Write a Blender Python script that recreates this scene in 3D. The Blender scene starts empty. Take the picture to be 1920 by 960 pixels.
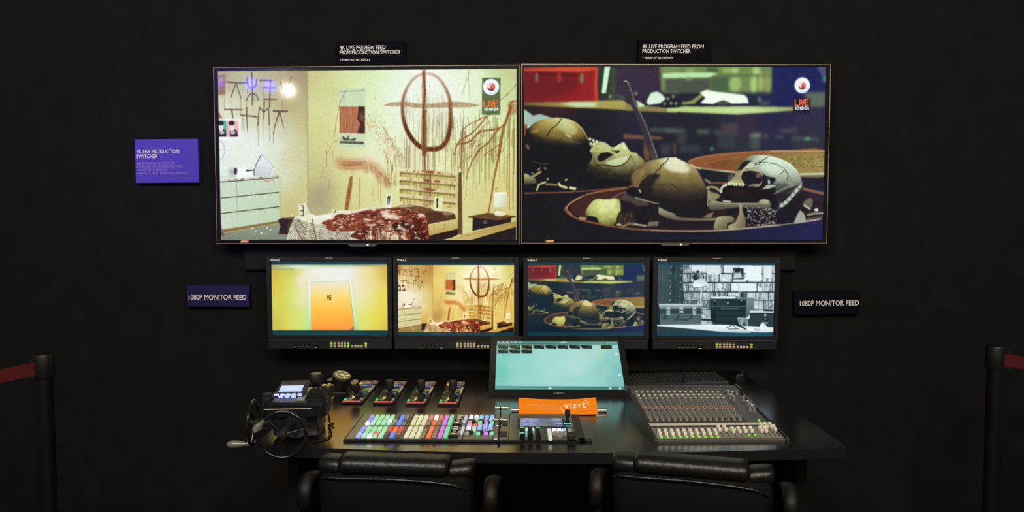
import bpy, bmesh, math, random, re
import numpy as np
from mathutils import Vector, Matrix, Euler
SC = bpy.context.scene; COL = SC.collection
# ------------------------------------------------------------------ camera, world, lamps, exposure
cd = bpy.data.cameras.new('camera'); cam = bpy.data.objects.new('camera', cd); COL.objects.link(cam)
cd.sensor_width = 36; cd.lens = 1450 / 1920 * 36; cd.clip_start = .02; cd.clip_end = 60
cam.location = (0, 0, 1.465); cam.rotation_euler = (math.radians(90 - 3.16), 0, math.atan(15 / 1450)); SC.camera = cam
SC.view_settings.view_transform = 'Standard'; SC.view_settings.look = 'None'
SC.view_settings.exposure = 0; SC.view_settings.gamma = 1; SC.view_settings.use_curve_mapping = False
W = bpy.data.worlds.new('world'); SC.world = W; W.use_nodes = True
W.node_tree.nodes['Background'].inputs[0].default_value = (.10, .099, .095, 1); W.node_tree.nodes['Background'].inputs[1].default_value = 1.0
def lamp(name, kind, loc, aim, power, col, **k):
    d = bpy.data.lights.new(name, kind); d.energy = power; d.color = col
    for a, v in k.items(): setattr(d, a, v)
    o = bpy.data.objects.new(name, d); COL.objects.link(o); o.location = loc
    o.rotation_euler = (Vector(aim) - Vector(loc)).to_track_quat('-Z', 'Y').to_euler(); return o
lamp('hall_light', 'AREA', (1.4, -1.6, 4.3), (.5, 3.4, 1.2), 210, (1, .86, .66), shape='RECTANGLE', size=3.4, size_y=1.8)
lamp('downlight', 'AREA', (-1.7, -1.2, 4.4), (-1.0, 3.4, 1.3), 135, (1, .95, .90), shape='RECTANGLE', size=2.4, size_y=1.6)
lamp('stage_light', 'SPOT', (-3.6, 1.6, 1.9), (-1.38, 3.47, 1.7), 110, (.30, .14, 1), spot_size=math.radians(24), spot_blend=.6, shadow_soft_size=.15)
for nm, loc, pw, c, sz in (('truss_spot', (-2.752, -1.171, 2.760), 2.2, (1, .95, .85), .10), ('blue_spot', (-2.936, -1.126, 2.80), 1.3, (.10, .10, 1), .07), ('blue_spot', (-3.118, -1.082, 2.817), 1.3, (.10, .10, 1), .07), ('blue_spot', (-3.452, -.998, 2.829), 1.0, (.10, .10, 1), .07)):
    lamp(nm, 'AREA', loc, (-1.0, 3.44, 2.0), pw, c, shape='DISK', size=sz)
# ------------------------------------------------------------------ materials
def lin(c):
    return tuple(((x / 255) / 12.92 if x / 255 <= .04045 else ((x / 255 + .055) / 1.055) ** 2.4) for x in c)
MATS = {}
def mat(name, c, rough=.5, metal=0, spec=.5, noise=0, nscale=40, bump=0, bscale=300, emit=None, es=1, coat=0, ior=1.5):
    if name in MATS: return MATS[name]
    m = bpy.data.materials.new(name); m.use_nodes = True; nt = m.node_tree; b = nt.nodes['Principled BSDF']; L = nt.links.new
    col = lin(c) if max(c) > 1.0 else tuple(c); b.inputs['Base Color'].default_value = (*col, 1); b.inputs['Roughness'].default_value = rough
    b.inputs['Metallic'].default_value = metal; b.inputs['Specular IOR Level'].default_value = spec; b.inputs['Coat Weight'].default_value = coat; b.inputs['IOR'].default_value = ior
    if noise:
        n = nt.nodes.new('ShaderNodeTexNoise'); n.inputs['Scale'].default_value = nscale; n.inputs['Detail'].default_value = 5
        t = nt.nodes.new('ShaderNodeTexCoord'); L(t.outputs['Object'], n.inputs['Vector'])
        r = nt.nodes.new('ShaderNodeValToRGB'); r.color_ramp.elements[0].position = .3; r.color_ramp.elements[1].position = .7
        for e, k in zip(r.color_ramp.elements, (1 - noise, 1 + noise)): e.color = (*[min(x * k, 1) for x in col], 1)
        L(n.outputs['Fac'], r.inputs['Fac']); L(r.outputs['Color'], b.inputs['Base Color'])
    if bump:
        n = nt.nodes.new('ShaderNodeTexNoise'); n.inputs['Scale'].default_value = bscale; n.inputs['Detail'].default_value = 3
        t = nt.nodes.new('ShaderNodeTexCoord'); L(t.outputs['Object'], n.inputs['Vector'])
        p = nt.nodes.new('ShaderNodeBump'); p.inputs['Strength'].default_value = bump; p.inputs['Distance'].default_value = .002
        L(n.outputs['Fac'], p.inputs['Height']); L(p.outputs['Normal'], b.inputs['Normal'])
    if emit is not None:
        b.inputs['Emission Color'].default_value = (*lin(emit), 1); b.inputs['Emission Strength'].default_value = es
    MATS[name] = m; return m
def glow(c, s=1.0):                                   # a lit key, lamp or display
    return mat('glow_%d_%d_%d_%.1f' % (*c, s), (40, 40, 40), .4, emit=c, es=s)
def screen_mat(name, rough=.12, spec=.5):             # a lit picture under glass: colours come with the mesh
    m = bpy.data.materials.new(name); m.use_nodes = True; nt = m.node_tree; b = nt.nodes['Principled BSDF']
    a = nt.nodes.new('ShaderNodeAttribute'); a.attribute_name = 'picture'; b.inputs['Base Color'].default_value = (.004, .004, .005, 1)
    b.inputs['Roughness'].default_value = rough; b.inputs['Specular IOR Level'].default_value = spec
    nt.links.new(a.outputs['Color'], b.inputs['Emission Color']); b.inputs['Emission Strength'].default_value = 1; return m
BLK = mat('black_plastic', (.0045, .0045, .005), .45, spec=.35, noise=.2, nscale=60)
GLOSS = mat('gloss_black', (.006, .006, .008), .16)
DARK = mat('dark_plastic', (.0075, .008, .0095), .5, spec=.35, noise=.15, nscale=80)
CHAR = mat('charcoal_panel', (.022, .021, .017), .26, ior=2.8, noise=.15, nscale=120)
CHROME = mat('brushed_chrome', (.55, .52, .48), .24, 1)
STEEL = mat('grey_metal', (.16, .16, .155), .4, 1)
RIM = mat('brushed_gold_edge', (.62, .52, .40), .5, 1)
TAN = mat('unlit_key', (150, 135, 112), .5)
KEYG = mat('dark_key', (92, 84, 70), .5)
WHITE = mat('white_paint', (.78, .76, .73), .6)
RUB = mat('black_rubber', (.005, .005, .005), .6, spec=.4)
# ------------------------------------------------------------------ mesh helpers
class MB:
    def __init__(s): s.bm = bmesh.new(); s.mats = []; s.i = 0
    def use(s, m):
        if m not in s.mats: s.mats.append(m)
        s.i = s.mats.index(m); return s
    def _fin(s, vs, M):
        fs = {f for v in vs for f in v.link_faces}
        for f in fs: f.material_index = s.i
        if M is not None: bmesh.ops.transform(s.bm, matrix=M, verts=list({v for f in fs for v in f.verts}))
        return s
    def box(s, c, d, bev=0, seg=2, M=None, taper=None):
        r = bmesh.ops.create_cube(s.bm, size=1)['verts']
        for v in r:
            if taper and v.co.z > 0: v.co.x *= taper; v.co.y *= taper
            v.co = Vector((v.co.x * d[0], v.co.y * d[1], v.co.z * d[2])) + Vector(c)
        if bev:
            es = list({e for v in r for e in v.link_edges})
            o = bmesh.ops.bevel(s.bm, geom=es, offset=bev, segments=seg, affect='EDGES', profile=.5)
            r = list({v for f in o['faces'] for v in f.verts} | {v for v in r if v.is_valid})
        return s._fin(r, M)
    def cyl(s, p0, p1, r0, r1=None, n=20, M=None, bev=0):
        p0, p1 = Vector(p0), Vector(p1); d = p1 - p0; r1 = r0 if r1 is None else r1
        prof = [(0, 0), (r0, 0), (r1, d.length), (0, d.length)]
        if bev: prof = [(0, 0), (r0 - bev, 0), (r0 - bev * .3, bev * .3), (r0, bev), (r1, d.length - bev), (r1 - bev * .3, d.length - bev * .3), (r1 - bev, d.length), (0, d.length)]
        T = Matrix.Translation(p0) @ d.to_track_quat('Z', 'Y').to_matrix().to_4x4()
        return s.lathe(prof, T if M is None else M @ T, n)
    def lathe(s, prof, M=None, n=24):
        rings = []
        for r, z in prof:
            if r < 1e-6: rings.append([s.bm.verts.new((0, 0, z))])
            else: rings.append([s.bm.verts.new((r * math.cos(2 * math.pi * k / n), r * math.sin(2 * math.pi * k / n), z)) for k in range(n)])
        for a, b in zip(rings, rings[1:]):
            for k in range(n):
                q = [a[k % len(a)], a[(k + 1) % len(a)], b[(k + 1) % len(b)], b[k % len(b)]]
                q = [v for i, v in enumerate(q) if v not in q[:i]]
                if len(q) > 2: s.bm.faces.new(q)
        return s._fin([v for r in rings for v in r], M)
    def tube(s, pts, r, n=10, closed=False, M=None):
        P = [Vector(p) for p in pts]; m = len(P); rings = []; up = None
        for i in range(m):
            a = P[(i - 1) % m] if closed or i else P[0]; b = P[(i + 1) % m] if closed or i < m - 1 else P[-1]
            t = (b - a).normalized()
            if up is None: up = t.orthogonal().normalized()
            up = (up - t * up.dot(t)).normalized(); sd = t.cross(up)
            rr = r[i] if isinstance(r, (list, tuple)) else r
            rings.append([s.bm.verts.new(P[i] + rr * (up * math.cos(2 * math.pi * k / n) + sd * math.sin(2 * math.pi * k / n))) for k in range(n)])
        for i in range(m if closed else m - 1):
            A, B = rings[i], rings[(i + 1) % m]; off = 0
            if closed and i == m - 1: off = min(range(n), key=lambda o: sum((A[k].co - B[(k + o) % n].co).length for k in range(n)))
            for k in range(n): s.bm.faces.new((A[k], A[(k + 1) % n], B[(k + 1 + off) % n], B[(k + off) % n]))
        if not closed: s.bm.faces.new(rings[0][::-1]); s.bm.faces.new(rings[-1])
        return s._fin([v for q in rings for v in q], M)
    def prism(s, P, d, M=None):                       # outline in x,z pushed along y by d
        a = [s.bm.verts.new((x, 0, z)) for x, z in P]; b = [s.bm.verts.new((x, d, z)) for x, z in P]; n = len(P)
        s.bm.faces.new(a); s.bm.faces.new(b[::-1])
        for k in range(n): s.bm.faces.new((a[k], b[k], b[(k + 1) % n], a[(k + 1) % n]))
        return s._fin(a + b, M)
    def loft(s, rings, M=None):
        R = [[s.bm.verts.new(p) for p in r] for r in rings]; n = len(R[0])
        for A, B in zip(R, R[1:]):
            for k in range(n): s.bm.faces.new((A[k], A[(k + 1) % n], B[(k + 1) % n], B[k]))
        s.bm.faces.new(R[0][::-1]); s.bm.faces.new(R[-1]); return s._fin([v for r in R for v in r], M)
    def build(s, name, m=None, parent=None, smooth=False, M=None):
        bmesh.ops.recalc_face_normals(s.bm, faces=s.bm.faces[:]); me = bpy.data.meshes.new(name); s.bm.to_mesh(me); s.bm.free()
        for x in s.mats or [m]: me.materials.append(x)
        if smooth:
            me.polygons.foreach_set('use_smooth', [True] * len(me.polygons)); me.set_sharp_from_angle(angle=math.radians(38))
        o = bpy.data.objects.new(name, me); COL.objects.link(o); o.parent = parent
        if M is not None: o.matrix_local = M
        return o
def thing(name, label, cat, loc=(0, 0, 0), rot=(0, 0, 0), group=None):
    o = bpy.data.objects.new(name, None); COL.objects.link(o); o.location = loc; o.rotation_euler = rot; o.empty_display_size = .05
    o['label'] = label; o['category'] = cat
    if group: o['group'] = group
    return o
def tag(o, label, cat, group=None):
    o['label'] = label; o['category'] = cat
    if group: o['group'] = group
    return o
def dup(o, parent, loc=None):
    c = o.copy(); COL.objects.link(c); c.parent = parent
    if loc is not None: c.location = loc
    return c
def dup_tree(root, loc, label, rot=None):
    r = dup(root, None, loc); r['label'] = label
    if rot is not None: r.rotation_euler = rot
    for ch in list(root.children):
        c = dup(ch, r)
        for g in list(ch.children): dup(g, c)
    return r
def picture(name, a, w, h, m, parent, M):             # the lit face of a screen: a fine grid whose points carry the picture
    H, Wd = a.shape[:2]; me = bpy.data.meshes.new(name)
    xs = (np.arange(Wd) / (Wd - 1) - .5) * w; zs = (.5 - np.arange(H) / (H - 1)) * h
    co = np.zeros((H, Wd, 3), np.float32); co[..., 0] = xs[None]; co[..., 2] = zs[:, None]
    idx = np.arange(H * Wd).reshape(H, Wd); f = np.stack([idx[1:, :-1], idx[1:, 1:], idx[:-1, 1:], idx[:-1, :-1]], -1).reshape(-1, 4)
    me.vertices.add(H * Wd); me.vertices.foreach_set('co', co.ravel()); me.loops.add(f.size); me.loops.foreach_set('vertex_index', f.ravel().astype(np.int32))
    me.polygons.add(len(f)); me.polygons.foreach_set('loop_start', (np.arange(len(f)) * 4).astype(np.int32)); me.polygons.foreach_set('loop_total', np.full(len(f), 4, np.int32)); me.update()
    at = me.color_attributes.new('picture', 'FLOAT_COLOR', 'POINT'); s = np.clip(a, 0, 1)
    l = np.where(s <= .04045, s / 12.92, ((s + .055) / 1.055) ** 2.4); at.data.foreach_set('color', np.concatenate([l, np.ones((H, Wd, 1))], -1).astype(np.float32).ravel())
    me.materials.append(m); o = bpy.data.objects.new(name, me); COL.objects.link(o); o.parent = parent; o.matrix_local = M; return o
TXT = {}
def glyphs(txt, bold):
    k = (txt, bold)
    if k not in TXT:
        c = bpy.data.curves.new('t', 'FONT'); c.body = txt; c.size = 1; c.offset = bold; c.resolution_u = 3; o = bpy.data.objects.new('t', c); COL.objects.link(o)
        dg = bpy.context.evaluated_depsgraph_get(); me = bpy.data.meshes.new_from_object(o.evaluated_get(dg))
        V = np.array([v.co[:2] for v in me.vertices]); F = [tuple(p.vertices) for p in me.polygons]
        bpy.data.objects.remove(o); bpy.data.curves.remove(c); bpy.data.meshes.remove(me); TXT[k] = (V, F)
    return TXT[k]
def lettering(name, lines, m, parent, fr=lambda x, z: (x, 0, z), bold=.012):   # lines: (text, x, z of the foot, width, cap height)
    vs, fs = [], []
    for L in lines:
        V, F = glyphs(L[0], L[5] if len(L) > 5 else bold); lo, hi = V.min(0), V.max(0); n = len(vs)
        vs += [fr(L[1] + (x - lo[0]) / (hi[0] - lo[0]) * L[3], L[2] + (y - lo[1]) / (hi[1] - lo[1]) * L[4]) for x, y in V]; fs += [tuple(i + n for i in f) for f in F]
    me = bpy.data.meshes.new(name); me.from_pydata(vs, [], fs); me.materials.append(m); o = bpy.data.objects.new(name, me); COL.objects.link(o); o.parent = parent; return o
T3 = lambda *p: Matrix.Translation(Vector(p))
RX = lambda a: Matrix.Rotation(math.radians(a), 4, 'X')
RY = lambda a: Matrix.Rotation(math.radians(a), 4, 'Y')
RZ = lambda a: Matrix.Rotation(math.radians(a), 4, 'Z')
# ------------------------------------------------------------------ the setting
FAB = mat('black_wall_fabric', (.0100, .0098, .0092), .95, spec=.03, noise=.12, nscale=9)
def struct(name, mb, m): o = mb.build(name, m); o['kind'] = 'structure'; return o
w = MB()
w.box((0, 3.60, 1.6), (9.2, .08, 3.2))
struct('wall_back', w, FAB)
struct('floor', MB().box((0, 1.4, -.02), (9.2, 4.4, .04)), mat('black_carpet', (.013, .013, .013), .95, spec=.1, noise=.15, nscale=12))
# ------------------------------------------------------------------ a small raster painter for what the screens show
def FR(x0, y0, s):
    return lambda P: [(x0 + x / s, y0 + y / s) for x, y in P]
def spline(P, n=6, closed=False):
    P = [np.array(p, float) for p in P]; m = len(P); out = []
    g = (lambda i: P[i % m]) if closed else (lambda i: P[min(max(i, 0), m - 1)])
    for i in range(m if closed else m - 1):
        a, b, c, d = g(i - 1), g(i), g(i + 1), g(i + 2)
        for k in range(n):
            t = k / n
            out.append(.5 * (2 * b + (c - a) * t + (2 * a - 5 * b + 4 * c - d) * t * t + (3 * b - a - 3 * c + d) * t ** 3))
    if not closed: out.append(P[-1])
    return [tuple(p) for p in out]
def blur2(a, r):
    if r < .3: return a
    n = int(max(1, math.ceil(r * 2.5))); k = np.exp(-.5 * (np.arange(-n, n + 1) / r) ** 2); k /= k.sum()
    b = np.pad(a, ((n, n), (0, 0)), 'edge')
    a = sum(k[i] * b[i:i + a.shape[0]] for i in range(2 * n + 1))
    b = np.pad(a, ((0, 0), (n, n)), 'edge')
    return sum(k[i] * b[:, i:i + a.shape[1]] for i in range(2 * n + 1))
class Pic:
    def __init__(s, w, h, quad, ss=2, seed=1):
        s.ss = ss; s.w, s.h = w, h; s.W, s.H = w * ss, h * ss
        s.q = [np.array(p, float) for p in quad]      # TL TR BL BR of the screen in the reading frame
        s.a = np.zeros((s.H, s.W, 3), np.float32); s.r = np.random.default_rng(seed)
        s.k = s.W / np.linalg.norm(s.q[1] - s.q[0])
    def m(s, P):                                       # reading frame -> canvas
        tl, tr, bl, br = s.q; o = []
        for u, v in P:
            x, y = .5, .5
            for _ in range(4):
                L = tl + (bl - tl) * y; R = tr + (br - tr) * y; x = (u - L[0]) / (R[0] - L[0])
                T = tl + (tr - tl) * x; B = bl + (br - bl) * x; y = (v - T[1]) / (B[1] - T[1])
            o.append((x * s.W, y * s.H))
        return np.array(o)
    def field(s, pts, mask=None, pw=2.2):
        n = 4; yy, xx = np.mgrid[0:s.H:n, 0:s.W:n]
        M = s.m([(p[0], p[1]) for p in pts]); num = 0; den = 0
        for (x, y), p in zip(M, pts):
            w = 1 / (((xx - x) ** 2 + (yy - y) ** 2) / 400 + 1.5) ** (pw / 2 + .4)
            num = num + w[..., None] * np.array(p[2], float); den = den + w
        g = num / den[..., None] / 255
        g = np.stack([blur2(g[..., c], 5) for c in range(3)], -1)
        g = np.repeat(np.repeat(g, n, 0), n, 1)[:s.H, :s.W]
        g = np.stack([blur2(g[..., c], 2) for c in range(3)], -1)
        if mask is None: s.a[:] = g
        else: s.a += (g - s.a) * mask[..., None]
    def box(s, M, pad):
        x0, y0 = np.floor(M.min(0) - pad).astype(int); x1, y1 = np.ceil(M.max(0) + pad).astype(int) + 1
        x0, y0 = max(x0, 0), max(y0, 0); x1, y1 = min(x1, s.W), min(y1, s.H)
        return (x0, y0, x1, y1) if x1 > x0 and y1 > y0 else None
    def pmask(s, P, blur=0):
        M = s.m(P); b = blur * s.k; bb = s.box(M, 3 * b + 2)
        if bb is None: return None
        x0, y0, x1, y1 = bb; acc = np.zeros((y1 - y0, x1 - x0))
        for ox, oy in ((.25, .25), (.75, .75), (.25, .75), (.75, .25)) if b < 1 else ((.5, .5),):
            yy = np.arange(y0, y1)[:, None] + oy; xx = np.arange(x0, x1)[None, :] + ox; ins = np.zeros(acc.shape, bool)
            for (ax, ay), (bx, by) in zip(M, np.roll(M, -1, 0)):
                if ay == by: continue
                ins ^= ((ay > yy) != (by > yy)) & (xx < (bx - ax) * (yy - ay) / (by - ay) + ax)
            acc += ins
        acc /= 4 if b < 1 else 1
        return bb, blur2(acc, b)
    def put(s, bm, col, a=1, tex=0, ts=3, grad=None, mul=False):
        if bm is None: return
        (x0, y0, x1, y1), m = bm; m = m * a
        if tex: m = m * np.clip(1 - tex + tex * 2 * s.noise(y1 - y0, x1 - x0, ts * s.k), 0, 1)
        if grad is not None:                            # colour runs from col to grad[2] between two points
            A, B = s.m([grad[0], grad[1]]); d = B - A
            yy, xx = np.mgrid[y0:y1, x0:x1]
            t = np.clip(((xx - A[0]) * d[0] + (yy - A[1]) * d[1]) / (d @ d), 0, 1)[..., None]
            c = np.array(col) / 255 * (1 - t) + np.array(grad[2]) / 255 * t
        else: c = np.array(col) / 255
        v = s.a[y0:y1, x0:x1]
        v += ((v * c if mul else c) - v) * m[..., None]
    def speck(s, P, col, a, thr, ts, blur=.5, asp=1, soft=.08):     # irregular flecks inside an outline
        bm = s.pmask(P, blur)
        if bm is None: return
        (x0, y0, x1, y1), m = bm; h, w = y1 - y0, x1 - x0; n = .65 * s.noise(int(h / asp) + 2, w, ts * s.k) + .35 * s.noise(int(h / asp) + 2, w, ts * s.k / 2.3)
        n = n[(np.arange(h) / asp).astype(int)]
        s.put((bm[0], m * np.clip((n - thr) / soft, 0, 1)), col, a)
    def poly(s, P, col, a=1, blur=0, **k): s.put(s.pmask(P, blur), col, a, **k)
    def noise(s, h, w, sc):
        gh, gw = int(h / sc) + 3, int(w / sc) + 3; g = s.r.random((gh, gw))
        y = np.arange(h) / sc; x = np.arange(w) / sc; yi, xi = y.astype(int), x.astype(int)
        fy = (y - yi)[:, None]; fx = (x - xi)[None]; fy = fy * fy * (3 - 2 * fy); fx = fx * fx * (3 - 2 * fx)
        G = lambda i, j: g[np.ix_(yi + i, xi + j)]
        return (G(0, 0) * (1 - fx) + G(0, 1) * fx) * (1 - fy) + (G(1, 0) * (1 - fx) + G(1, 1) * fx) * fy
    def line(s, P, w, col, a=1, blur=0, w2=None, **k):
        M = s.m(P); r = w * s.k / 2; r2 = r if w2 is None else w2 * s.k / 2; b = blur * s.k
        bb = s.box(M, max(r, r2) + 3 * b + 2)
        if bb is None: return
        x0, y0, x1, y1 = bb; yy, xx = np.mgrid[y0:y1, x0:x1] + .5; best = np.full(yy.shape, -9.)
        n = len(M) - 1
        for i in range(n):
            A, B = M[i], M[i + 1]; d = B - A; L = d @ d + 1e-9
            t = np.clip(((xx - A[0]) * d[0] + (yy - A[1]) * d[1]) / L, 0, 1)
            rr = r + (r2 - r) * (i + t) / n
            best = np.maximum(best, rr - np.hypot(xx - A[0] - t * d[0], yy - A[1] - t * d[1]))
        m = np.clip(best + .5, 0, 1)
        if r < .5: m = m * max(r * 2, .3)
        s.put((bb, blur2(m, b)), col, a, **k)
    def ell(s, c, rx, ry, col, a=1, soft=0, rot=0, gauss=False, **k):
        t = np.linspace(0, 2 * math.pi, 28)[:-1]; cr, sr = math.cos(rot), math.sin(rot)
        if gauss:
            (cx, cy), = s.m([c]); X, Y = rx * s.k, ry * s.k; bb = s.box(np.array([[cx, cy]]), 2.6 * max(X, Y))
            if bb is None: return
            yy, xx = np.mgrid[bb[1]:bb[3], bb[0]:bb[2]]; dx, dy = xx - cx, yy - cy
            e = ((dx * cr + dy * sr) / X) ** 2 + ((dy * cr - dx * sr) / Y) ** 2
            return s.put((bb, np.exp(-e)), col, a, **k)
        s.poly([(c[0] + rx * math.cos(q) * cr - ry * math.sin(q) * sr, c[1] + rx * math.cos(q) * sr + ry * math.sin(q) * cr) for q in t], col, a, soft, **k)
    def text(s, F, x, y, h, w, txt, lw, col, a=1, gap=.3, sl=0):   # stroke lettering, cell w x h
        for ch in txt:
            for st in GL.get(ch, '').split():
                P = [(x + (int(c[0]) / 4) * w + sl * (1 - int(c[1]) / 4), y + (int(c[1]) / 4) * h) for c in re.findall('..', st)]
                s.line(F(P), lw, col, a)
            x += w * ((1 + gap) if ch not in '1:I. ' else (.45 + gap if ch != '1' else .6 + gap))
    def grain(s, amp, sc=1.0):
        s.a += (amp * (s.r.random((s.H // 2 + 1, s.W // 2 + 1)) - .5)).repeat(2, 0).repeat(2, 1)[:s.H, :s.W, None].astype(np.float32)
    def out(s, w=None, h=None):
        a = np.clip(s.a, 0, 1)
        if w is None or (w, h) == (s.w, s.h): return a.reshape(s.h, s.ss, s.w, s.ss, 3).mean((1, 3))
        return resize(a, w, h)
def resize(a, w, h):
    def ax(a, n):
        m = a.shape[0]; c = np.concatenate([np.zeros((1,) + a.shape[1:]), np.cumsum(a, 0)]); e = np.linspace(0, m, n + 1)
        i = np.minimum(e.astype(int), m - 1); C = c[i] + (e - i).reshape(-1, *[1] * (a.ndim - 1)) * a[i]
        return (C[1:] - C[:-1]) / (m / n)
    return ax(ax(a.astype(float), h).swapaxes(0, 1), w).swapaxes(0, 1)
GL = {'0': '0040440400', '1': '10201014 1014', '2': '004042020444', '3': '00404404 0242', '4': '30024244 3034', '5': '400002424404',
      '6': '400004444202', '7': '004014', '8': '0040440400 0242', '9': '4200404404', ':': '1111 1313', 'L': '000444', 'I': '1014',
      'V': '002440', 'E': '40000444 0232', '.': '1414', ' ': ''}
GL['1'] = '011014'; GL['0'] = '0040440400'; GL['2'] = '004042020444'; GL['5'] = '4000024244 4404'

def bedroom():
    S = 16 / 3; F1, F2, F3, F4 = FR(390, 110, S), FR(680, 110, S), FR(390, 280, S), FR(680, 280, S)
    p = Pic(568, 320, [(405, 133.5), (969.5, 126), (413, 450), (971, 449.5)], seed=4); R = random.Random(5)
    pale = lambda L: [(u, v, (c[0] + .13 * (255 - c[0]), c[1] + .11 * (255 - c[1]), c[2] + .20 * (255 - c[2]))) for u, v, c in L]
    p.field(pale([
        (410, 138, (160, 150, 105)), (450, 140, (178, 180, 125)), (500, 150, (172, 165, 100)), (560, 140, (150, 135, 80)), (540, 190, (165, 155, 85)), (570, 230, (188, 180, 100)),
        (420, 200, (215, 225, 190)), (470, 210, (205, 208, 160)), (430, 260, (230, 240, 232)), (480, 270, (232, 241, 237)), (520, 275, (220, 230, 212)), (550, 290, (198, 198, 125)),
        (560, 340, (196, 190, 105)), (545, 390, (192, 182, 95)), (470, 320, (228, 238, 228)), (540, 330, (212, 222, 190)), (530, 240, (200, 205, 160)), (415, 320, (225, 235, 228))]))
    right = np.zeros((p.H, p.W)); bb, m = p.pmask([(576, 120), (990, 120), (990, 460), (579, 460), (578, 300)], .5)
    right[bb[1]:bb[3], bb[0]:bb[2]] = m
    p.field(pale([(585, 140, (192, 190, 110)), (620, 160, (205, 208, 122)), (660, 145, (208, 228, 152)), (640, 240, (216, 216, 132)), (600, 260, (206, 204, 115)), (590, 330, (195, 190, 108)),
             (602, 368, (150, 140, 88)), (612, 350, (165, 155, 92)), (640, 330, (212, 214, 128)), (645, 372, (206, 206, 110)), (690, 200, (220, 237, 182)), (740, 140, (225, 246, 220)), (800, 138, (242, 247, 242)),
             (770, 190, (233, 243, 228)), (840, 180, (234, 243, 226)), (880, 150, (222, 242, 200)), (900, 230, (215, 236, 170)), (950, 150, (190, 215, 130)), (965, 128, (188, 188, 110)),
             (950, 260, (205, 226, 130)), (800, 240, (226, 236, 192)), (720, 240, (223, 239, 192)), (700, 300, (228, 236, 188)), (760, 300, (228, 230, 175)), (850, 300, (220, 226, 150)),
             (920, 300, (212, 222, 125)), (900, 370, (210, 205, 115)), (955, 350, (212, 206, 105)), (945, 420, (200, 185, 85)), (680, 345, (212, 216, 125)), (730, 360, (215, 216, 130)), (720, 130, (210, 235, 160)), (755, 170, (236, 246, 226)), (850, 165, (238, 247, 228)), (760, 230, (232, 243, 212)), (860, 225, (230, 242, 205)), (800, 280, (228, 236, 185))]), right)
    p.line([(576.5, 130), (577.5, 250), (578.5, 410)], 2.2, (150, 142, 78), .55, .8)
    # faint spatter everywhere
    for _ in range(170):
        x = R.uniform(410, 965); y = R.uniform(140, 380); l = R.uniform(1, 5)
        p.line([(x, y), (x + R.uniform(-1, 1), y + l)], R.uniform(.5, 1.3), (135, 105, 60), R.uniform(.15, .5))
    # symbols on the left wall
    br = (96, 62, 52)
    p.poly(F1([(88, 165), (160, 160), (160, 358), (88, 362)]), (135, 82, 60), .75, .7, tex=.5, ts=2)
    p.poly(F1([(100, 180), (152, 178), (150, 215), (100, 225)]), (190, 170, 120), .5, .8)
    def st(P, w=3.0, a=.8, F=F1, c=br, **k): p.line(F(P), w, c, a, .35, **k)
    st([(172, 232), (280, 242), (392, 240)], 2.8); st([(265, 258), (240, 320), (217, 382)], 2.2); st([(277, 258), (295, 320), (320, 390)], 2)
    st([(428, 140), (436, 300), (437, 458)], 2.6); st(spline([(380, 192), (384, 245), (408, 283), (438, 290), (470, 268), (479, 205)]), 2.6)
    st(spline([(376, 412), (398, 368), (437, 346), (478, 366), (498, 412)]), 2.3)
    st([(512, 213), (630, 216)], 3); st([(618, 215), (612, 480)], 2.8); st([(550, 286), (662, 286)], 3); st([(555, 400), (640, 404), (690, 403)], 3.4, w2=1.5)
    st([(720, 225), (745, 310), (770, 378)], 2.4); st([(832, 180), (795, 272)], 2); st([(795, 272), (768, 340)], 1.4, .5)
    st([(155, 505), (335, 507)], 2.6); st([(228, 505), (234, 560), (238, 600)], 2.6); st([(318, 560), (400, 568), (482, 576)], 2.8); st([(378, 485), (380, 600), (388, 722)], 2.6, w2=1.4)
    st([(493, 662), (500, 560), (508, 482), (552, 530), (600, 490), (604, 560), (612, 660)], 2.4); st([(557, 425), (553, 600)], 3.2, w2=1.6)
    st([(652, 518), (720, 522), (790, 518)], 3.6); st([(712, 530), (680, 620), (650, 740)], 3.4, w2=1.6); st([(716, 530), (735, 600), (755, 682)], 2.6, w2=1.4)
    for x, a, b in [(216, 380, 560), (200, 250, 330), (318, 390, 560), (330, 250, 330), (375, 410, 545), (445, 455, 570), (555, 600, 815), (612, 660, 815), (495, 660, 860), (770, 378, 960), (652, 740, 840), (552, 300, 400), (612, 400, 480), (135, 360, 500),
                    (153, 360, 520), (118, 360, 430), (385, 290, 345), (455, 350, 420), (740, 420, 500), (228, 590, 640), (340, 560, 700), (700, 540, 680), (660, 540, 600)]:
        p.line(F1([(x, a), (x + R.uniform(-3, 3), b)]), 1, (120, 95, 60), .6)
    p.poly(F1([(92, 520), (130, 590), (135, 615), (92, 615)]), (150, 75, 60), .7, .8)
    # two small tinted panels on a white sheet
    p.poly(F1([(90, 598), (315, 592), (318, 805), (92, 808)]), (240, 246, 242), .9, .6)
    p.poly(F1([(92, 618), (172, 616), (174, 778), (96, 780)]), (82, 178, 160)); p.poly(F1([(178, 616), (297, 618), (298, 776), (178, 778)]), (236, 178, 182))
    for ox in (0, 112):
        q = lambda P: F1([(x + ox, y) for x, y in P])
        p.poly(q([(96, 720), (130, 700), (168, 712), (180 if ox else 172, 776), (96, 778)]), (45, 40, 55), 1, .4); p.ell(q([(118, 685)])[0], 4.6, 7.5, (225, 222, 215), 1, .5)
        p.ell(q([(114, 640)])[0], 6, 4.5, (40, 36, 48), 1, .5); p.ell(q([(126, 735)])[0], 5, 3.5, (215, 220, 215), .8, .6)
    p.line(F1([(100 + 55 * math.cos(t), 912 + 95 * math.sin(t)) for t in np.linspace(-1.5, 1.6, 20)]), 1.6, (185, 165, 205), .75, .3); p.line(F1([(90, 910), (228, 910)]), 1, (185, 175, 205), .6)
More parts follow.
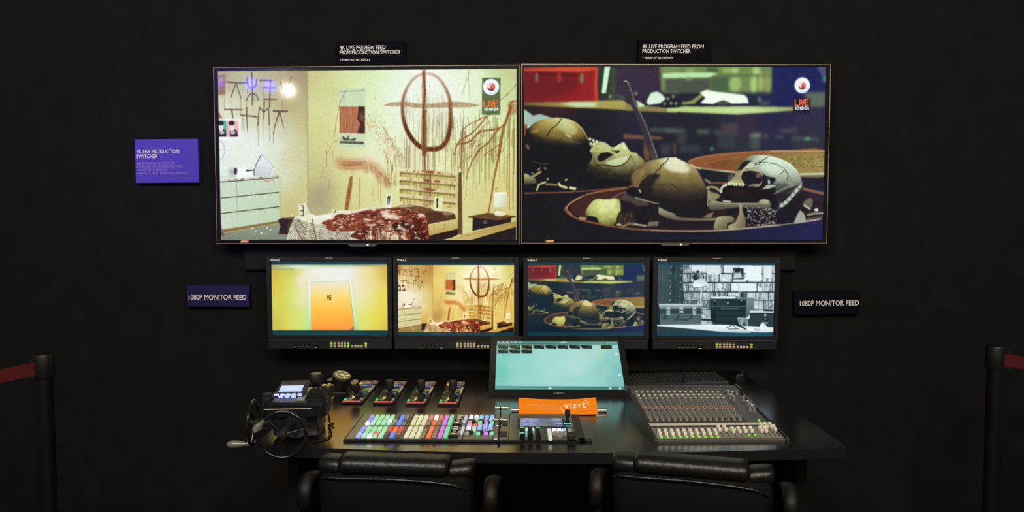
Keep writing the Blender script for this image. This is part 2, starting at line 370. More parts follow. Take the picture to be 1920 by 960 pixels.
    # sheet with a picture block on the far wall (plain stand-in)
    p.poly(F1([(1315, 296), (1562, 283), (1580, 300), (1582, 890), (1318, 880)]), (203, 220, 186), .95, .4)
    p.poly(F1([(1320, 470), (1576, 468), (1578, 738), (1322, 734)]), (192, 128, 88))
    for k in range(13): p.line(F1([(1328 + k * 15, 474), (1334 + k * 15, 600), (1326 + k * 15, 732)]), 1.0, (120, 70, 48), .7)
    p.poly(F1([(1516, 470), (1576, 468), (1578, 738), (1502, 736), (1530, 640), (1500, 590)]), (62, 38, 32), .95, .7); p.ell(F1([(1545, 570)])[0], 3, 9, (135, 88, 60), .6, 1)
    p.poly(F1([(1345, 765), (1400, 790), (1410, 755), (1425, 800), (1490, 780), (1480, 812), (1360, 812)]), (58, 50, 40), .85, .5)
    p.poly(F1([(1325, 815), (1568, 822), (1568, 848), (1325, 838)]), (52, 46, 38), .85, .5, tex=.5, ts=1.6)
    st([(1318, 325), (1570, 308)], 1, .7, c=(110, 85, 60)); st([(1385, 305), (1330, 420), (1290, 600), (1268, 780)], 1.1, .7, c=(140, 110, 60)); st([(1362, 320), (1365, 450)], .8, .6); st([(1335, 790), (1255, 830), (1200, 950)], 1, .6, c=(150, 110, 60))
    # big ring and cross
    ring = [(640, 138), (580, 152), (505, 205), (445, 300), (412, 400), (408, 500), (425, 620), (468, 730), (540, 832), (625, 888), (690, 892), (760, 888), (832, 838), (872, 740), (889, 620), (888, 500), (880, 400), (850, 310), (800, 222), (735, 160), (660, 138)]
    R3 = spline(ring, 5)
    for i in range(len(R3) - 1):
        y = R3[i][1]; t = min(max((y - 150) / 600, 0), 1); c = [200 + (112 - 200) * t, 160 + (62 - 160) * t, 120 + (28 - 120) * t]
        p.line(F2(R3[i:i + 2]), 6.4 + 2.4 * t, c, .22 + .42 * t, .6, tex=.6, ts=1.5); p.line(F2(R3[i:i + 2]), 3.2 + 3 * t, [c[0] - 40, c[1] - 40, c[2] - 22], .25 + .55 * t, .4, tex=.95, ts=1.1)
    p.poly(F2(spline([(222, 456), (300, 428), (450, 422), (620, 440), (860, 420), (1000, 420), (1180, 450), (1060, 470), (900, 476), (700, 476), (560, 480), (420, 462), (300, 464)], 4, True)), (150, 105, 58), .62, .6, tex=.55, ts=1.6)
    p.speck(F2(spline([(222, 456), (300, 424), (450, 418), (620, 436), (860, 416), (1000, 416), (1180, 450), (1060, 474), (900, 480), (560, 484), (300, 468)], 4, True)), (124, 80, 42), .35, .5, 2.2, soft=.3)
    p.poly(F2([(600, 85), (640, 85), (656, 960), (604, 960)]), (165, 115, 72), .75, .7, tex=.5, ts=1.6)
    p.line(F2([(620, 120), (632, 330), (620, 480), (622, 760), (632, 960)]), 3.6, (92, 42, 20), .85, .6, tex=.5, ts=2)
    p.poly(F2([(604, 500), (650, 500), (652, 960), (606, 960)]), (110, 60, 25), .7, .7, tex=.6, ts=1.6); p.line(F4([(628, 0), (632, 100), (636, 200)]), 4.4, (100, 55, 28), .8, .7, tex=.4)
    for _ in range(230):
        x = 360 + 1180 * R.random() ** .9; y0 = R.uniform(480, 960); L = R.uniform(60, 520)
        if x < 560: y0 = R.uniform(700, 1000)
        xx = x + R.uniform(-6, 6)
        p.line(F2([(x, y0), (xx, min(y0 + L, 1560))]), R.uniform(.6, 1.2), R.choice([(140, 104, 50), (112, 76, 34), (150, 122, 62)]), R.uniform(.3, .85))
    for _ in range(60):
        x = R.uniform(420, 880); y0 = R.uniform(300, 560); p.line(F2([(x, y0), (x + R.uniform(-4, 4), y0 + R.uniform(60, 300))]), .7, (160, 130, 80), R.uniform(.2, .5))
    # branching splatter at right
    bc = (142, 84, 40)
    def b(P, w, a=.85, F=F2, w2=None): p.line(F(spline(P, 4)), w, bc, a, .4, w2=w2)
    b([(1490, 470), (1450, 580), (1410, 700), (1390, 820), (1365, 960)], 5); b([(1385, 0), (1335, 220), (1300, 450), (1272, 620)], 4, F=F4, w2=2.6)
    b([(1420, 640), (1390, 670), (1290, 700), (1180, 716), (1100, 800), (1040, 830), (960, 842)], 3.2); b([(1380, 690), (1340, 720), (1260, 835), (1180, 890), (1140, 960)], 3); b([(1175, 0), (1090, 140), (1048, 290)], 3, F=F4, w2=1.4)
    b([(1250, 560), (1160, 670), (1100, 730), (1040, 770), (965, 830), (925, 950)], 2.6); b([(1285, 548), (1180, 590), (1080, 640), (1010, 700)], 1.6); b([(1440, 360), (1540, 240)], 1.2, .6); b([(1385, 400), (1460, 330)], 1.2, .6); b([(1400, 830), (1290, 900), (1220, 960)], 1.6)
    b([(1080, 100), (1010, 320), (1000, 380)], 1.0, .5); b([(1060, 90), (1080, 400)], .9, .5); b([(1040, 640), (1040, 830)], 1.2); b([(1300, 700), (1250, 560)], 1.2); b([(1020, 700), (1090, 850)], 1.2)
    for _ in range(30):
        x, y = R.uniform(960, 1320), 0; y = 960 - (x - 900) * .95 + R.uniform(-120, 200); b([(x, y), (x + R.uniform(20, 70), y - R.uniform(20, 60))], R.uniform(.6, 1.6), R.uniform(.4, .8))
    p.ell(F2([(1500, 480)])[0], 9, 14, bc, .55, 2, tex=.6, ts=2); b([(1540, 405), (1490, 420), (1470, 500), (1450, 560)], 3)
    for x in (1475, 1512): b([(x, 590), (x + 4, 1500)], 1.2, .8)
    # brush sweep and stump, lower left of the ring
    sw = F3(spline([(1312, 105), (1380, 95), (1450, 90), (1560, 72), (1650, 82), (1690, 120), (1740, 230), (1840, 390), (1770, 340), (1680, 300), (1600, 275), (1500, 240), (1440, 225), (1400, 180)], 3, True))
    for k, (w_, a_) in enumerate(((27, .30), (20, .34), (9, .25))):
        p.line(F3(spline([(1335, 125), (1430, 150), (1560, 140), (1660, 170), (1745, 250), (1800, 320)], 4)), w_, (198, 140, 94), a_, 2.2, w2=w_ * .9, tex=.6, ts=2.5)
    for k in range(14): y = R.uniform(95, 215); p.line(F3(spline([(1310 + R.uniform(0, 60), y), (1450, y + R.uniform(-15, 15)), (1580, y + R.uniform(-30, 10))], 3)), R.uniform(1, 2.4), R.choice([(188, 126, 82), (214, 170, 128), (150, 94, 56)]), .5, .6, tex=.5)
    for k in range(26): x = R.uniform(1560, 1800); y = 120 + max(0, x - 1600) * .75 + R.uniform(-20, 60); p.line(F3([(x, y), (x + R.uniform(10, 40), y + R.uniform(30, 90))]), R.uniform(.8, 1.6), (146, 88, 52), R.uniform(.3, .6), .3)
    p.ell(F4([(60, 90)])[0], 16, 7, (240, 215, 190), .6, gauss=True)
    for _ in range(40):
        x = R.uniform(1310, 1760); y = 90 + R.uniform(0, 150) + max(0, x - 1600) * .6; p.line(F3([(x, y), (x + R.uniform(6, 24), y + R.uniform(-4, 22))]), R.uniform(.6, 1.3), (150, 90, 55), R.uniform(.15, .4))
    for _ in range(260):
        t = R.random(); x = 40 + 330 * t + R.gauss(0, 45); y = 560 + 420 * t + R.gauss(0, 50); p.line(F2([(x, y), (x + R.uniform(1, 14), y + R.uniform(3, 20))]), R.uniform(.6, 1.4), (176, 124, 70), R.uniform(.2, .6))
    for _ in range(26):
        t = R.random(); x = 180 + 220 * t; y = 620 + 340 * t; p.line(F2([(x, y), (x + R.uniform(10, 60), y + R.uniform(20, 120))]), .8, (160, 110, 60), R.uniform(.3, .6))
    for _ in range(50):
        x = R.gauss(310, 40); y = R.uniform(0, 330); p.line(F4([(x, y), (x + R.uniform(-8, 10), y + R.uniform(20, 90))]), R.uniform(.6, 1.4), (140, 95, 45), R.uniform(.3, .65))
    p.poly(F3([(1430, 262), (1458, 265), (1450, 380), (1412, 605), (1378, 600), (1395, 440)]), (150, 74, 34), .9, .6, tex=.35, ts=1.5)
    for x, y, l in [(1528, 280, 300), (1438, 480, 125), (1190, 0, 160), (1250, 0, 50)]: p.line(F3([(x, y), (x + 3, y + l)]), 1.2, (160, 100, 50), .8)
    p.line(F3([(1165, 170), (1130, 290)]), 1, (160, 120, 60), .7); p.line(F3([(1224, 290), (1218, 390)]), 1, (160, 120, 60), .7)
    for x in (105, 125, 165, 190): p.line(F4([(x, 290), (x + 4, R.uniform(400, 560))]), .9, (165, 130, 70), .6)
    # dresser, lamp, floor
    p.poly(F3([(100, 840), (720, 720), (1010, 640), (1060, 905), (100, 905)]), (128, 138, 118), 1, .6); p.poly(F3([(150, 835), (715, 720), (880, 760), (560, 880)]), (140, 148, 132), .8, 3)
    p.poly(F3([(840, 700), (1010, 650), (1010, 700), (880, 720)]), (70, 65, 50), .6, 1)
    p.poly(F3([(108, 265), (712, 252), (722, 715), (130, 802)]), (205, 222, 203), 1, .4, grad=(F3([(110, 300)])[0], F3([(700, 780)])[0], (192, 212, 182)))
    p.poly(F3([(110, 318), (708, 272), (706, 282), (112, 330)]), (70, 66, 52)); p.poly(F3([(110, 268), (708, 254), (706, 274), (112, 320)]), (222, 230, 214), .8, .5)
    for _ in range(26): x = R.uniform(120, 690); y = 318 - (x - 110) * .077; p.line(F3([(x, y - R.uniform(2, 20)), (x + R.uniform(10, 40), y - R.uniform(2, 14))]), R.uniform(.6, 1.6), (150, 85, 75), R.uniform(.3, .7))
    for P in ([(118, 482), (710, 420), (711, 430), (119, 491)], [(122, 636), (714, 566), (714, 576), (122, 646)]): p.poly(F3(P), (72, 66, 50))
    p.line(F3([(278, 318), (287, 560), (297, 775)]), .9, (130, 140, 120), .8); p.line(F3([(718, 270), (724, 715)]), 2, (180, 175, 120), .6, .6)
    p.poly(F3([(130, 804), (716, 712), (700, 742), (150, 840)]), (138, 112, 62), 1, .5); p.line(F3([(150, 838), (700, 740)]), 1.2, (195, 180, 120), .9)
    p.poly(F3([(104, 640), (128, 790), (160, 865), (104, 870)]), (95, 65, 70), .8, .8)
    for P in [((560, 318), (640, 300)), ((660, 325), (650, 290)), ((560, 300), (600, 322))]: p.line(F3(P), 2, (190, 110, 100), .5, .6)
    for _ in range(14): x, y = R.uniform(130, 710), R.uniform(340, 740); p.line(F3([(x, y), (x + R.uniform(-3, 3), y + R.uniform(5, 35))]), .8, (140, 120, 95), .5)
    for x, y in [(440, 790), (625, 805), (535, 838), (590, 785), (845, 658), (480, 815)]: p.ell(F3([(x, y)])[0], 2, 1.2, (235, 240, 225), .9)
    p.poly(F3([(700, 705), (742, 685), (862, 696), (838, 735), (815, 800), (803, 852), (708, 850), (718, 800), (728, 770)]), (48, 28, 32), 1, .5); p.poly(F3([(742, 685), (862, 672), (900, 690), (862, 698)]), (100, 92, 62), .9, .5)
    p.ell(F3([(228, 225)])[0], 6, 8, (120, 125, 100), .5, gauss=True)
    p.ell(F3([(268, 216)])[0], 3.4, 7, (52, 48, 56), 1, .5); p.poly(F3([(290, 190), (358, 165), (380, 215), (452, 222), (452, 272), (274, 288)]), (242, 246, 246), 1, .4)
    p.poly(F3([(375, 198), (455, 202), (460, 212), (375, 218)]), (58, 66, 70)); p.poly(F3(spline([(535, 45), (590, 95), (655, 172), (650, 215), (605, 252), (456, 258), (452, 205), (480, 140)], 3, True)), (226, 232, 236), 1, .3, grad=(F3([(520, 120)])[0], F3([(480, 260)])[0], (206, 205, 206)))
    p.line(F3([(530, 50), (480, 140), (455, 205), (456, 258)]), 1.6, (60, 80, 90), .85); p.line(F3([(535, 45), (590, 95), (655, 172)]), 1, (150, 175, 205), .8); p.line(F3([(655, 172), (620, 200), (605, 255)]), 1, (150, 180, 215), .9)
    # headboard
    p.poly(F4([(380, 215), (945, 250), (945, 600), (380, 560)]), (205, 190, 105), .75, .5)
    for x in range(395, 945, 13):
        if R.random() < .8: p.line(F4([(x, R.uniform(215, 300)), (x + R.uniform(-3, 3), R.uniform(330, 580))]), R.uniform(.7, 1.4), (105, 78, 38), R.uniform(.4, .85))
    for T, B in (((220, 255), (12, 14)), ((298, 345), (12, 14)), ((384, 436), (12, 14)), ((468, 526), (12, 14))): p.poly(F4([(380, T[0]), (945, T[1]), (945, T[1] + 22), (380, T[0] + 14)]), (120, 98, 48), .75, .5)
    p.poly(F4([(405, 205), (380, 210), (380, 560), (400, 560)]), (120, 100, 60), .6, .6)
    for a_, b_, c_, d_ in ((182, 218, 252, 214), (264, 308, 345, 296), (348, 399, 437, 384), (434, 489, 526, 466), (514, 583, 618, 548)):
        p.poly(F4([(372, a_), (948, b_), (948, c_), (374, d_)]), (240, 238, 205), 1, .3, grad=(F4([(380, a_)])[0], F4([(380, d_)])[0], (216, 204, 150)))
    for _ in range(60):
        k = R.randrange(5); x = R.uniform(385, 940); y = (190, 270, 355, 442, 522)[k] + (x - 380) * .085; p.line(F4([(x, y), (x + 2, y + R.uniform(8, 26))]), R.uniform(.8, 1.8), (150, 85, 45), R.uniform(.3, .8))
    for P in ([(585, 200), (735, 205), (720, 235), (690, 228), (640, 225)], [(610, 285), (690, 290), (695, 318), (640, 312)], [(725, 300), (790, 300), (775, 325), (740, 320)], [(610, 378), (690, 378), (760, 398), (700, 410), (640, 398)], [(740, 212), (800, 222), (780, 240)]): p.poly(F4(P), (135, 58, 26), .85, .8)
    for x in (630, 650, 668, 690): p.line(F4([(x, 215), (x, 570)]), 1.6, (100, 55, 28), .65)
    p.poly(F4([(345, 183), (382, 190), (384, 562), (350, 560)]), (226, 224, 158), .9, .5)
    p.poly(F4([(944, 225), (974, 222), (972, 840), (948, 690)]), (226, 216, 150), 1, .3); p.poly(F4([(970, 222), (1002, 216), (1014, 850), (964, 845)]), (96, 72, 34), 1, .4); p.line(F4([(956, 240), (962, 560)]), 1, (150, 110, 60), .6)
    # bed: mattress, rail, sheet, stains
    p.poly(F4([(600, 850), (965, 770), (968, 850), (860, 905), (560, 905)]), (36, 20, 16))
    p.poly(F4([(560, 755), (966, 684), (966, 790), (560, 890)]), (212, 196, 126), 1, .3, grad=(F4([(700, 740)])[0], F4([(720, 840)])[0], (188, 164, 92))); p.line(F4([(672, 752), (830, 715), (945, 690)]), 1.4, (245, 238, 190), .9)
    for x in (835, 725): p.line(F4([(x, 722), (x + 5, 812)]), 1, (120, 70, 30), .8)
    p.poly(F4([(560, 600), (730, 600), (880, 620), (938, 640), (948, 690), (660, 748), (600, 700)]), (82, 46, 28), 1, .5); p.poly(F4([(800, 620), (925, 622), (905, 648), (830, 650)]), (165, 150, 110), .8, .6, tex=.4); p.poly(F4([(848, 632), (870, 640), (858, 682), (848, 680)]), (120, 105, 60), .8)
    p.poly(F4([(360, 560), (520, 548), (700, 585), (740, 610), (640, 630), (380, 590)]), (112, 72, 38), .95, .5); p.poly(F4([(330, 566), (500, 552), (540, 562), (400, 574)]), (205, 200, 165), .9, .5)
    sheet = F3([(793, 905), (815, 810), (868, 682), (905, 660), (960, 660), (1042, 638), (1085, 662), (1200, 642), (1330, 602), (1450, 612), (1600, 582)]) + F4([(60, 580), (330, 566), (480, 590), (640, 660), (672, 760), (660, 905)])
    p.poly(sheet, (228, 226, 204), 1, .4)
    for k in range(12):
        y = 700 + k * 19; st(spline([(800 + k * 3, y + 60 + k * 5), (838 + k * 6, y + 20), (880 + k * 5, y + 5), (960, y + 22), (1080, y + 52), (1180, y + 70), (1300, y + 96), (1420, y + 100)], 3), 1.15, .75, F3, (92, 104, 78))
    p.speck(F3([(800, 720), (1400, 760), (1440, 905), (790, 905)]), (110, 70, 50), .5, .62, 3)
    for k in range(26): x = 900 + k * 24; st([(x, 905), (x + 26, 850), (x + 44, 815)], .9, .5, F3, (96, 60, 44))
    for k in range(9): st([(835 + k * 16, 760 + k * 12), (875 + k * 10, 700 + k * 8), (905 + k * 3, 690)], .9, .5, F3, (100, 100, 85))
    p.poly(F3([(700, 600), (905, 655), (865, 690), (812, 815), (790, 905), (700, 905)]), (128, 138, 118), 0)
    for P in ([(1050, 680), (1060, 760), (1095, 900)], [(905, 705), (935, 740), (985, 800)], [(870, 740), (900, 820), (950, 900)]): p.line(F3(P), 2, (110, 50, 35), .75, .4)
    p.poly(F3([(900, 690), (1040, 640), (1080, 665), (1240, 645), (1240, 690), (1120, 700), (1000, 690)]), (246, 244, 232), .8, 1)
    red = (118, 46, 24)
    p.poly(F3(spline([(1140, 738), (1200, 705), (1270, 690), (1280, 660), (1340, 640), (1400, 650), (1460, 640), (1600, 600), (1720, 590), (1900, 572), (2010, 590), (2110, 625), (2200, 690), (2215, 780), (2215, 905), (1990, 905), (1960, 850), (1790, 830), (1740, 780), (1600, 790), (1480, 815), (1300, 818), (1200, 800), (1190, 760)], 3, True)), red, .96, .7)
    p.poly(F3([(1420, 870), (1500, 815), (1640, 790), (1720, 830), (1740, 905), (1530, 905)]), (84, 30, 20), .95, .8)
    p.poly(F4([(500, 680), (640, 690), (672, 770), (662, 905), (500, 905), (470, 800)]), (92, 24, 14), .95, .7, grad=(F4([(660, 720)])[0], F4([(520, 900)])[0], (58, 16, 12))); p.line(F4([(620, 660), (650, 720), (655, 800)]), 3.5, (170, 56, 22), .8, .8)
    p.poly(F4([(300, 740), (460, 700), (480, 790), (340, 830)]), (42, 20, 16), .95, .8); p.poly(F4([(215, 760), (300, 740), (315, 800), (240, 825)]), (160, 145, 110), .85, .8)
    p.poly(F4([(0, 790), (120, 745), (215, 790), (200, 850), (60, 895), (0, 890)]), (96, 40, 26), .9, .8); p.poly(F4([(215, 830), (310, 825), (305, 905), (170, 905)]), (214, 214, 176), .95, .6)
    for x in (330, 372, 415, 448): p.poly(F4([(x, 820), (x + 30, 815), (x + 26, 905), (x + 6, 905)]), R.choice([(130, 50, 30), (205, 180, 130), (120, 36, 24)]), .9, .5)
    cov = F3([(1140, 738), (1280, 680), (1600, 600), (1900, 572), (2110, 625), (2210, 700), (2215, 905), (1500, 905), (1480, 815), (1300, 818), (1190, 760)])
    p.speck(cov, (66, 22, 12), .7, .50, 9, asp=.5, soft=.25); p.speck(cov, (172, 80, 50), .55, .60, 5, asp=.5, soft=.2); p.speck(cov, (240, 214, 192), .8, .70, 7, asp=.5, soft=.08); p.speck(cov, (248, 232, 214), .7, .74, 3.4, asp=.5, soft=.06)
    hot = [(235, 628, 9, 3.5), (290, 665, 17, 5), (600, 650, 7, 3), (20, 595, 6, 2), (120, 600, 5, 2), (60, 700, 8, 2.4), (360, 690, 6, 1.6), (180, 720, 6, 1.4), (90, 755, 8, 2), (450, 745, 3, 2), (515, 765, 2.5, 3), (380, 770, 3, 5), (410, 790, 6, 2), (255, 850, 6, 3), (100, 880, 8, 3)]
    for x, y, rx, ry in hot: p.ell(F4([(x, y)])[0], rx, ry, (245, 226, 205), .85, 1, rot=.1)
    for _ in range(60):
        x = R.uniform(-420, 640); y = 640 + R.uniform(-45, 170); 
        if y < 600 + max(0, x - 450) * .4: continue
        p.line(F4([(x, y), (x + R.uniform(8, 36), y + R.uniform(-10, 10))]), R.uniform(.8, 2), R.choice([(225, 170, 145), (190, 95, 65), (60, 20, 14), (240, 220, 200), (150, 64, 34)]), R.uniform(.4, .9), .2)
    for _ in range(40): x = R.uniform(0, 310); p.line(F4([(x, R.uniform(790, 880)), (x + R.uniform(-8, 16), 905)]), R.uniform(.8, 2), R.choice([(240, 225, 195), (150, 80, 50), (95, 40, 28)]), .7, .2)
    for _ in range(26): x = R.uniform(1290, 1600); y = R.uniform(690, 760); p.line(F3([(x, y), (x + R.uniform(6, 16), y - R.uniform(0, 12))]), R.uniform(.8, 1.6), (235, 215, 195), R.uniform(.4, .9))
    # number tents
    tent = (228, 234, 196)
    p.poly(F3([(905, 545), (982, 532), (1042, 678), (1000, 712), (928, 702)]), tent, 1, .3); p.text(F3, 934, 562, 98, 26, '3', 1.8, (24, 34, 26)); p.ell(F3([(998, 632)])[0], 2, 3, (200, 195, 130), .8)
    p.poly(F3([(1250, 593), (1306, 598), (1300, 640), (1250, 636)]), (214, 218, 166)); p.line(F3([(1272, 630), (1285, 612)]), 1.6, (40, 50, 30))
    p.poly(F4([(248, 438), (310, 436), (297, 582), (240, 576)]), (238, 242, 214)); p.text(F4, 256, 460, 84, 22, '11', 1.7, (30, 36, 28), gap=.15, sl=8)
    p.poly(F4([(728, 462), (816, 464), (808, 614), (728, 606)]), (226, 230, 182)); p.text(F4, 752, 482, 92, 30, '1', 2.6, (24, 30, 24), sl=3)
    # night stand and table lamp
    p.poly(F4([(1115, 678), (1372, 706), (1495, 676), (1495, 722), (1110, 812)]), (34, 25, 30)); p.poly(F4([(1070, 663), (1262, 626), (1540, 658), (1542, 668), (1372, 704), (1074, 674)]), (104, 70, 36), 1, .3); p.line(F4([(1074, 674), (1372, 704), (1540, 668)]), 1.2, (52, 34, 22))
    p.line(F4([(1240 + 13 * math.cos(t), 720 + 15 * math.sin(t)) for t in np.linspace(0, 6.3, 12)]), .9, (190, 165, 150), .9)
    p.ell(F4([(1385, 634)])[0], 11.5, 4.8, (226, 222, 186), 1, .4); p.line(F4([(1383, 565), (1383, 612)]), 1.2, (70, 60, 40)); p.ell(F4([(1370, 622)])[0], 6, 2, (248, 246, 232), .9, .6)
    p.poly(F4([(1328, 428), (1390, 420), (1453, 428), (1447, 568), (1324, 568)]), (232, 240, 220), 1, .4, grad=(F4([(1370, 480)])[0], F4([(1450, 500)])[0], (208, 214, 176))); p.ell(F4([(1390, 428)])[0], 11.6, 2, (246, 248, 236), 1, .3); p.line(F4([(1345, 420), (1340, 375), (1362, 380), (1360, 415)]), .8, (110, 95, 50), .7)
    p.poly(F4([(1095, 902), (1545, 762), (1545, 915), (1095, 915)]), (28, 20, 24)); p.poly(F4([(800, 908), (1545, 706), (1545, 768), (1100, 902)]), (206, 190, 120), 1, .3, grad=(F4([(900, 900)])[0], F4([(1500, 720)])[0], (180, 148, 72))); p.line(F4([(1020, 850), (1085, 862)]), .8, (120, 100, 60))
    p.line(F4([(940, 890), (1545, 722)]), .8, (150, 126, 70), .6)
    p.clean = np.clip(p.a.copy(), 0, 1)
    # on-screen badge
    p.poly(F2([(1200, 176), (1384, 176), (1384, 546), (1200, 546)]), (84, 104, 66), .95); badge(p, F2, 1290, 268, 79, 1292, 266, 39)
    p.text(F2, 1219, 407, 56, 33, 'LIVE', 2.2, (244, 112, 46), gap=.22); p.text(F2, 1224, 478, 24, 16.5, '12:18:54', 1.25, (248, 250, 248), gap=.32)
    p.a += (p.noise(p.H, p.W, 5)[..., None] - .5) * .035; p.grain(.035); return p
def badge(p, F, x, y, r, bx, by, br):
    S = 16 / 3
    p.ell(F([(x, y)])[0], r / S + .6, r / S + .6, (150, 215, 205), .6, .5); p.ell(F([(x, y)])[0], r / S, r / S, (244, 247, 250))
    p.line(F([(x + r * .82 * math.cos(t), y + r * .82 * math.sin(t)) for t in np.linspace(.3, 1.9, 12)]), 1, (150, 190, 215), .8)
    p.ell(F([(bx, by)])[0], br / S, br / S, (196, 62, 50), 1, .3); p.ell(F([(bx - br * .35, by - br * .35)])[0], br / S * .8, br / S * .8, (246, 230, 226), .95, 1); p.ell(F([(bx + br * .25, by - br * .1)])[0], br / S * .55, br / S * .6, (226, 110, 92), .9, .9)
    p.line(F([(bx + br * math.cos(t), by + br * math.sin(t)) for t in np.linspace(.7, 2.7, 10)]), 1.6, (48, 36, 44), .9, .3); p.line(F([(bx, by - br * .1), (bx + 4, by + br * .9)]), 1.4, (60, 30, 34), .7, .3)

def shade(p, P, ramp, light, seed=0, blur=.5, cen=None, rad=None, rot=0, tex=.1, ts=4, flat=1.0):
    """a rounded form: the outline P filled by a colour ramp over the slope of an ellipsoid"""
    bm = p.pmask(P, blur)
    if bm is None: return
    (x0, y0, x1, y1), m = bm; (cx, cy), = p.m([cen]); rx, ry = rad[0] * p.k, rad[1] * p.k
    yy, xx = np.mgrid[y0:y1, x0:x1]; dx, dy = xx - cx, yy - cy; c, s_ = math.cos(rot), math.sin(rot)
    u = (dx * c + dy * s_) / rx; v = (dy * c - dx * s_) / ry; q = np.clip(1 - u * u - v * v, .0, 1); z = np.sqrt(q) * flat
    n = np.stack([u * c - v * s_, u * s_ + v * c, z], -1); n /= np.linalg.norm(n, axis=-1, keepdims=True) + 1e-6
    L = np.array(light, float); L /= np.linalg.norm(L); t = n @ L
    t = t + tex * 2 * (p.noise(y1 - y0, x1 - x0, ts * p.k) - .5) + tex * (p.noise(y1 - y0, x1 - x0, ts * p.k / 3) - .5)
    ks = [r[0] for r in ramp]; col = np.stack([np.interp(t, ks, [r[1][i] / 255 for r in ramp]) for i in range(3)], -1)
    v_ = p.a[y0:y1, x0:x1]; v_ += (col - v_) * m[..., None]

def skulls():
    S = 16 / 3; A, B, C, D = FR(970, 110, S), FR(1260, 110, S), FR(970, 280, S), FR(1260, 280, S)
    p = Pic(568, 320, [(982, 126), (1551.5, 127.5), (983, 450), (1547, 449)], seed=9); R = random.Random(11); P1 = lambda F, x, y: F([(x, y)])[0]
    p.field([(990, 140, (30, 20, 24)), (1000, 300, (16, 18, 24)), (1000, 420, (14, 15, 20)), (1100, 440, (14, 15, 24)), (1540, 435, (30, 30, 78)), (1450, 440, (24, 25, 62)), (1300, 442, (17, 18, 36)), (1300, 250, (28, 28, 42)), (1450, 160, (26, 32, 78)),
             (1450, 225, (34, 31, 66)), (1400, 255, (42, 44, 56)), (1100, 230, (19, 20, 28)), (1200, 230, (32, 31, 52)), (1240, 260, (30, 28, 40)), (1530, 260, (42, 44, 58)), (1530, 210, (46, 40, 72)), (1050, 180, (60, 30, 30)), (1150, 150, (45, 45, 50)), (1500, 330, (30, 28, 50)), (1160, 330, (16, 18, 26))])
    # blurred back wall, tool box, bench
    p.poly(A([(800, 95), (1000, 95), (1000, 430), (800, 430)]), (40, 50, 42), .9, 2); p.poly(A([(930, 95), (1000, 95), (1000, 430), (930, 430)]), (72, 74, 58), .7, 3)
    p.poly(A([(1000, 95), (1470, 95), (1480, 420), (1000, 420)]), (52, 40, 62), .9, 2.5); p.poly(A([(1470, 90), (1620, 90), (1620, 350), (1470, 340)]), (112, 140, 84), .85, 2.5)
    p.poly(B([(-120, 90), (1010, 90), (1004, 340), (560, 350), (380, 330), (-100, 340)]), (120, 146, 82), .9, 2.5); p.poly(B([(-60, 205), (390, 205), (380, 350), (-60, 345)]), (70, 74, 66), .9, 2.5); p.poly(B([(390, 190), (575, 190), (575, 345), (390, 345)]), (60, 86, 62), .8, 3)
    for q in [[(350, 100), (460, 100), (460, 145), (350, 145)]]: p.poly(B(q), (58, 84, 52), .8, 2)
    for x, y, w, h, c in [(640, 262, 58, 75, (160, 196, 120)), (825, 262, 34, 88, (186, 214, 122)), (635, 130, 40, 30, (178, 210, 140)), (848, 135, 40, 40, (186, 216, 140)), (960, 250, 38, 100, (150, 158, 88)), (560, 130, 55, 25, (146, 190, 110)), (185, 130, 45, 22, (136, 186, 104)), (895, 240, 22, 100, (168, 190, 110))]: p.ell(P1(B, x, y), w / S, h / S, c, .85, 2.5)
    for y in (180, 355): p.line(B([(480, y), (1005, y)]), 3, (84, 90, 56), .7, 2)
    p.poly(B([(-90, 160), (0, 152), (380, 148), (460, 160), (380, 196), (0, 202), (-90, 200)]), (190, 236, 178), .95, 1.3); p.ell(P1(B, 175, 210), 6, 4, (130, 165, 120), .7, 2)
    p.poly(B([(1015, 90), (1470, 90), (1545, 260), (1545, 350), (1350, 350), (1340, 470), (1080, 490), (1020, 420)]), (24, 31, 84), .95, 2); p.poly(B([(1455, 90), (1550, 90), (1550, 260)]), (96, 106, 150), .6, 2); p.ell(P1(B, 1535, 215), 4, 6, (70, 150, 120), .7, 2.5)
    p.poly(B([(1340, 345), (1545, 340), (1545, 485), (1345, 490)]), (96, 116, 92), .85, 2.5)
    p.poly(A([(60, 92), (800, 92), (812, 432), (60, 438)]), (146, 26, 32), 1, 1.4); p.poly(A([(60, 130), (400, 130), (640, 190), (600, 330), (300, 430), (60, 430)]), (98, 20, 28), .75, 7); p.poly(A([(60, 92), (380, 92), (380, 100), (60, 112)]), (78, 66, 90), .8, 2)
    p.poly(A([(60, 112), (470, 92), (790, 92), (806, 118), (640, 140), (60, 128)]), (212, 84, 46), .9, 1.6); p.line(A([(800, 100), (790, 250), (795, 425)]), 5, (214, 82, 46), .85, 1.8); p.line(A([(220, 165), (600, 172)]), 4.5, (60, 16, 22), .75, 1.6)
    p.ell(P1(A, 200, 200), 3.4, 9, (118, 110, 100), .85, 1.6); p.ell(P1(A, 650, 205), 4, 9.5, (120, 130, 88), .85, 1.6); p.ell(P1(A, 422, 195), 4, 10, (190, 46, 38), .8, 1.8)
    p.poly(A([(878, 84), (934, 84), (892, 352), (848, 352)]), (200, 246, 206), 1, .9)
    p.poly(A([(60, 440), (500, 436), (820, 425), (1060, 418), (1130, 470), (1600, 505), (1600, 540), (1150, 520), (820, 502), (400, 485), (60, 470)]), (176, 164, 82), .95, 1.4, grad=(A([(560, 440)])[0], A([(80, 470)])[0], (116, 96, 56)))
    p.poly(A([(430, 452), (560, 440), (800, 442), (790, 482), (600, 486)]), (208, 232, 190), .9, 2); p.poly(A([(1090, 460), (1600, 510), (1600, 540), (1090, 520)]), (128, 118, 80), .8, 1.6)
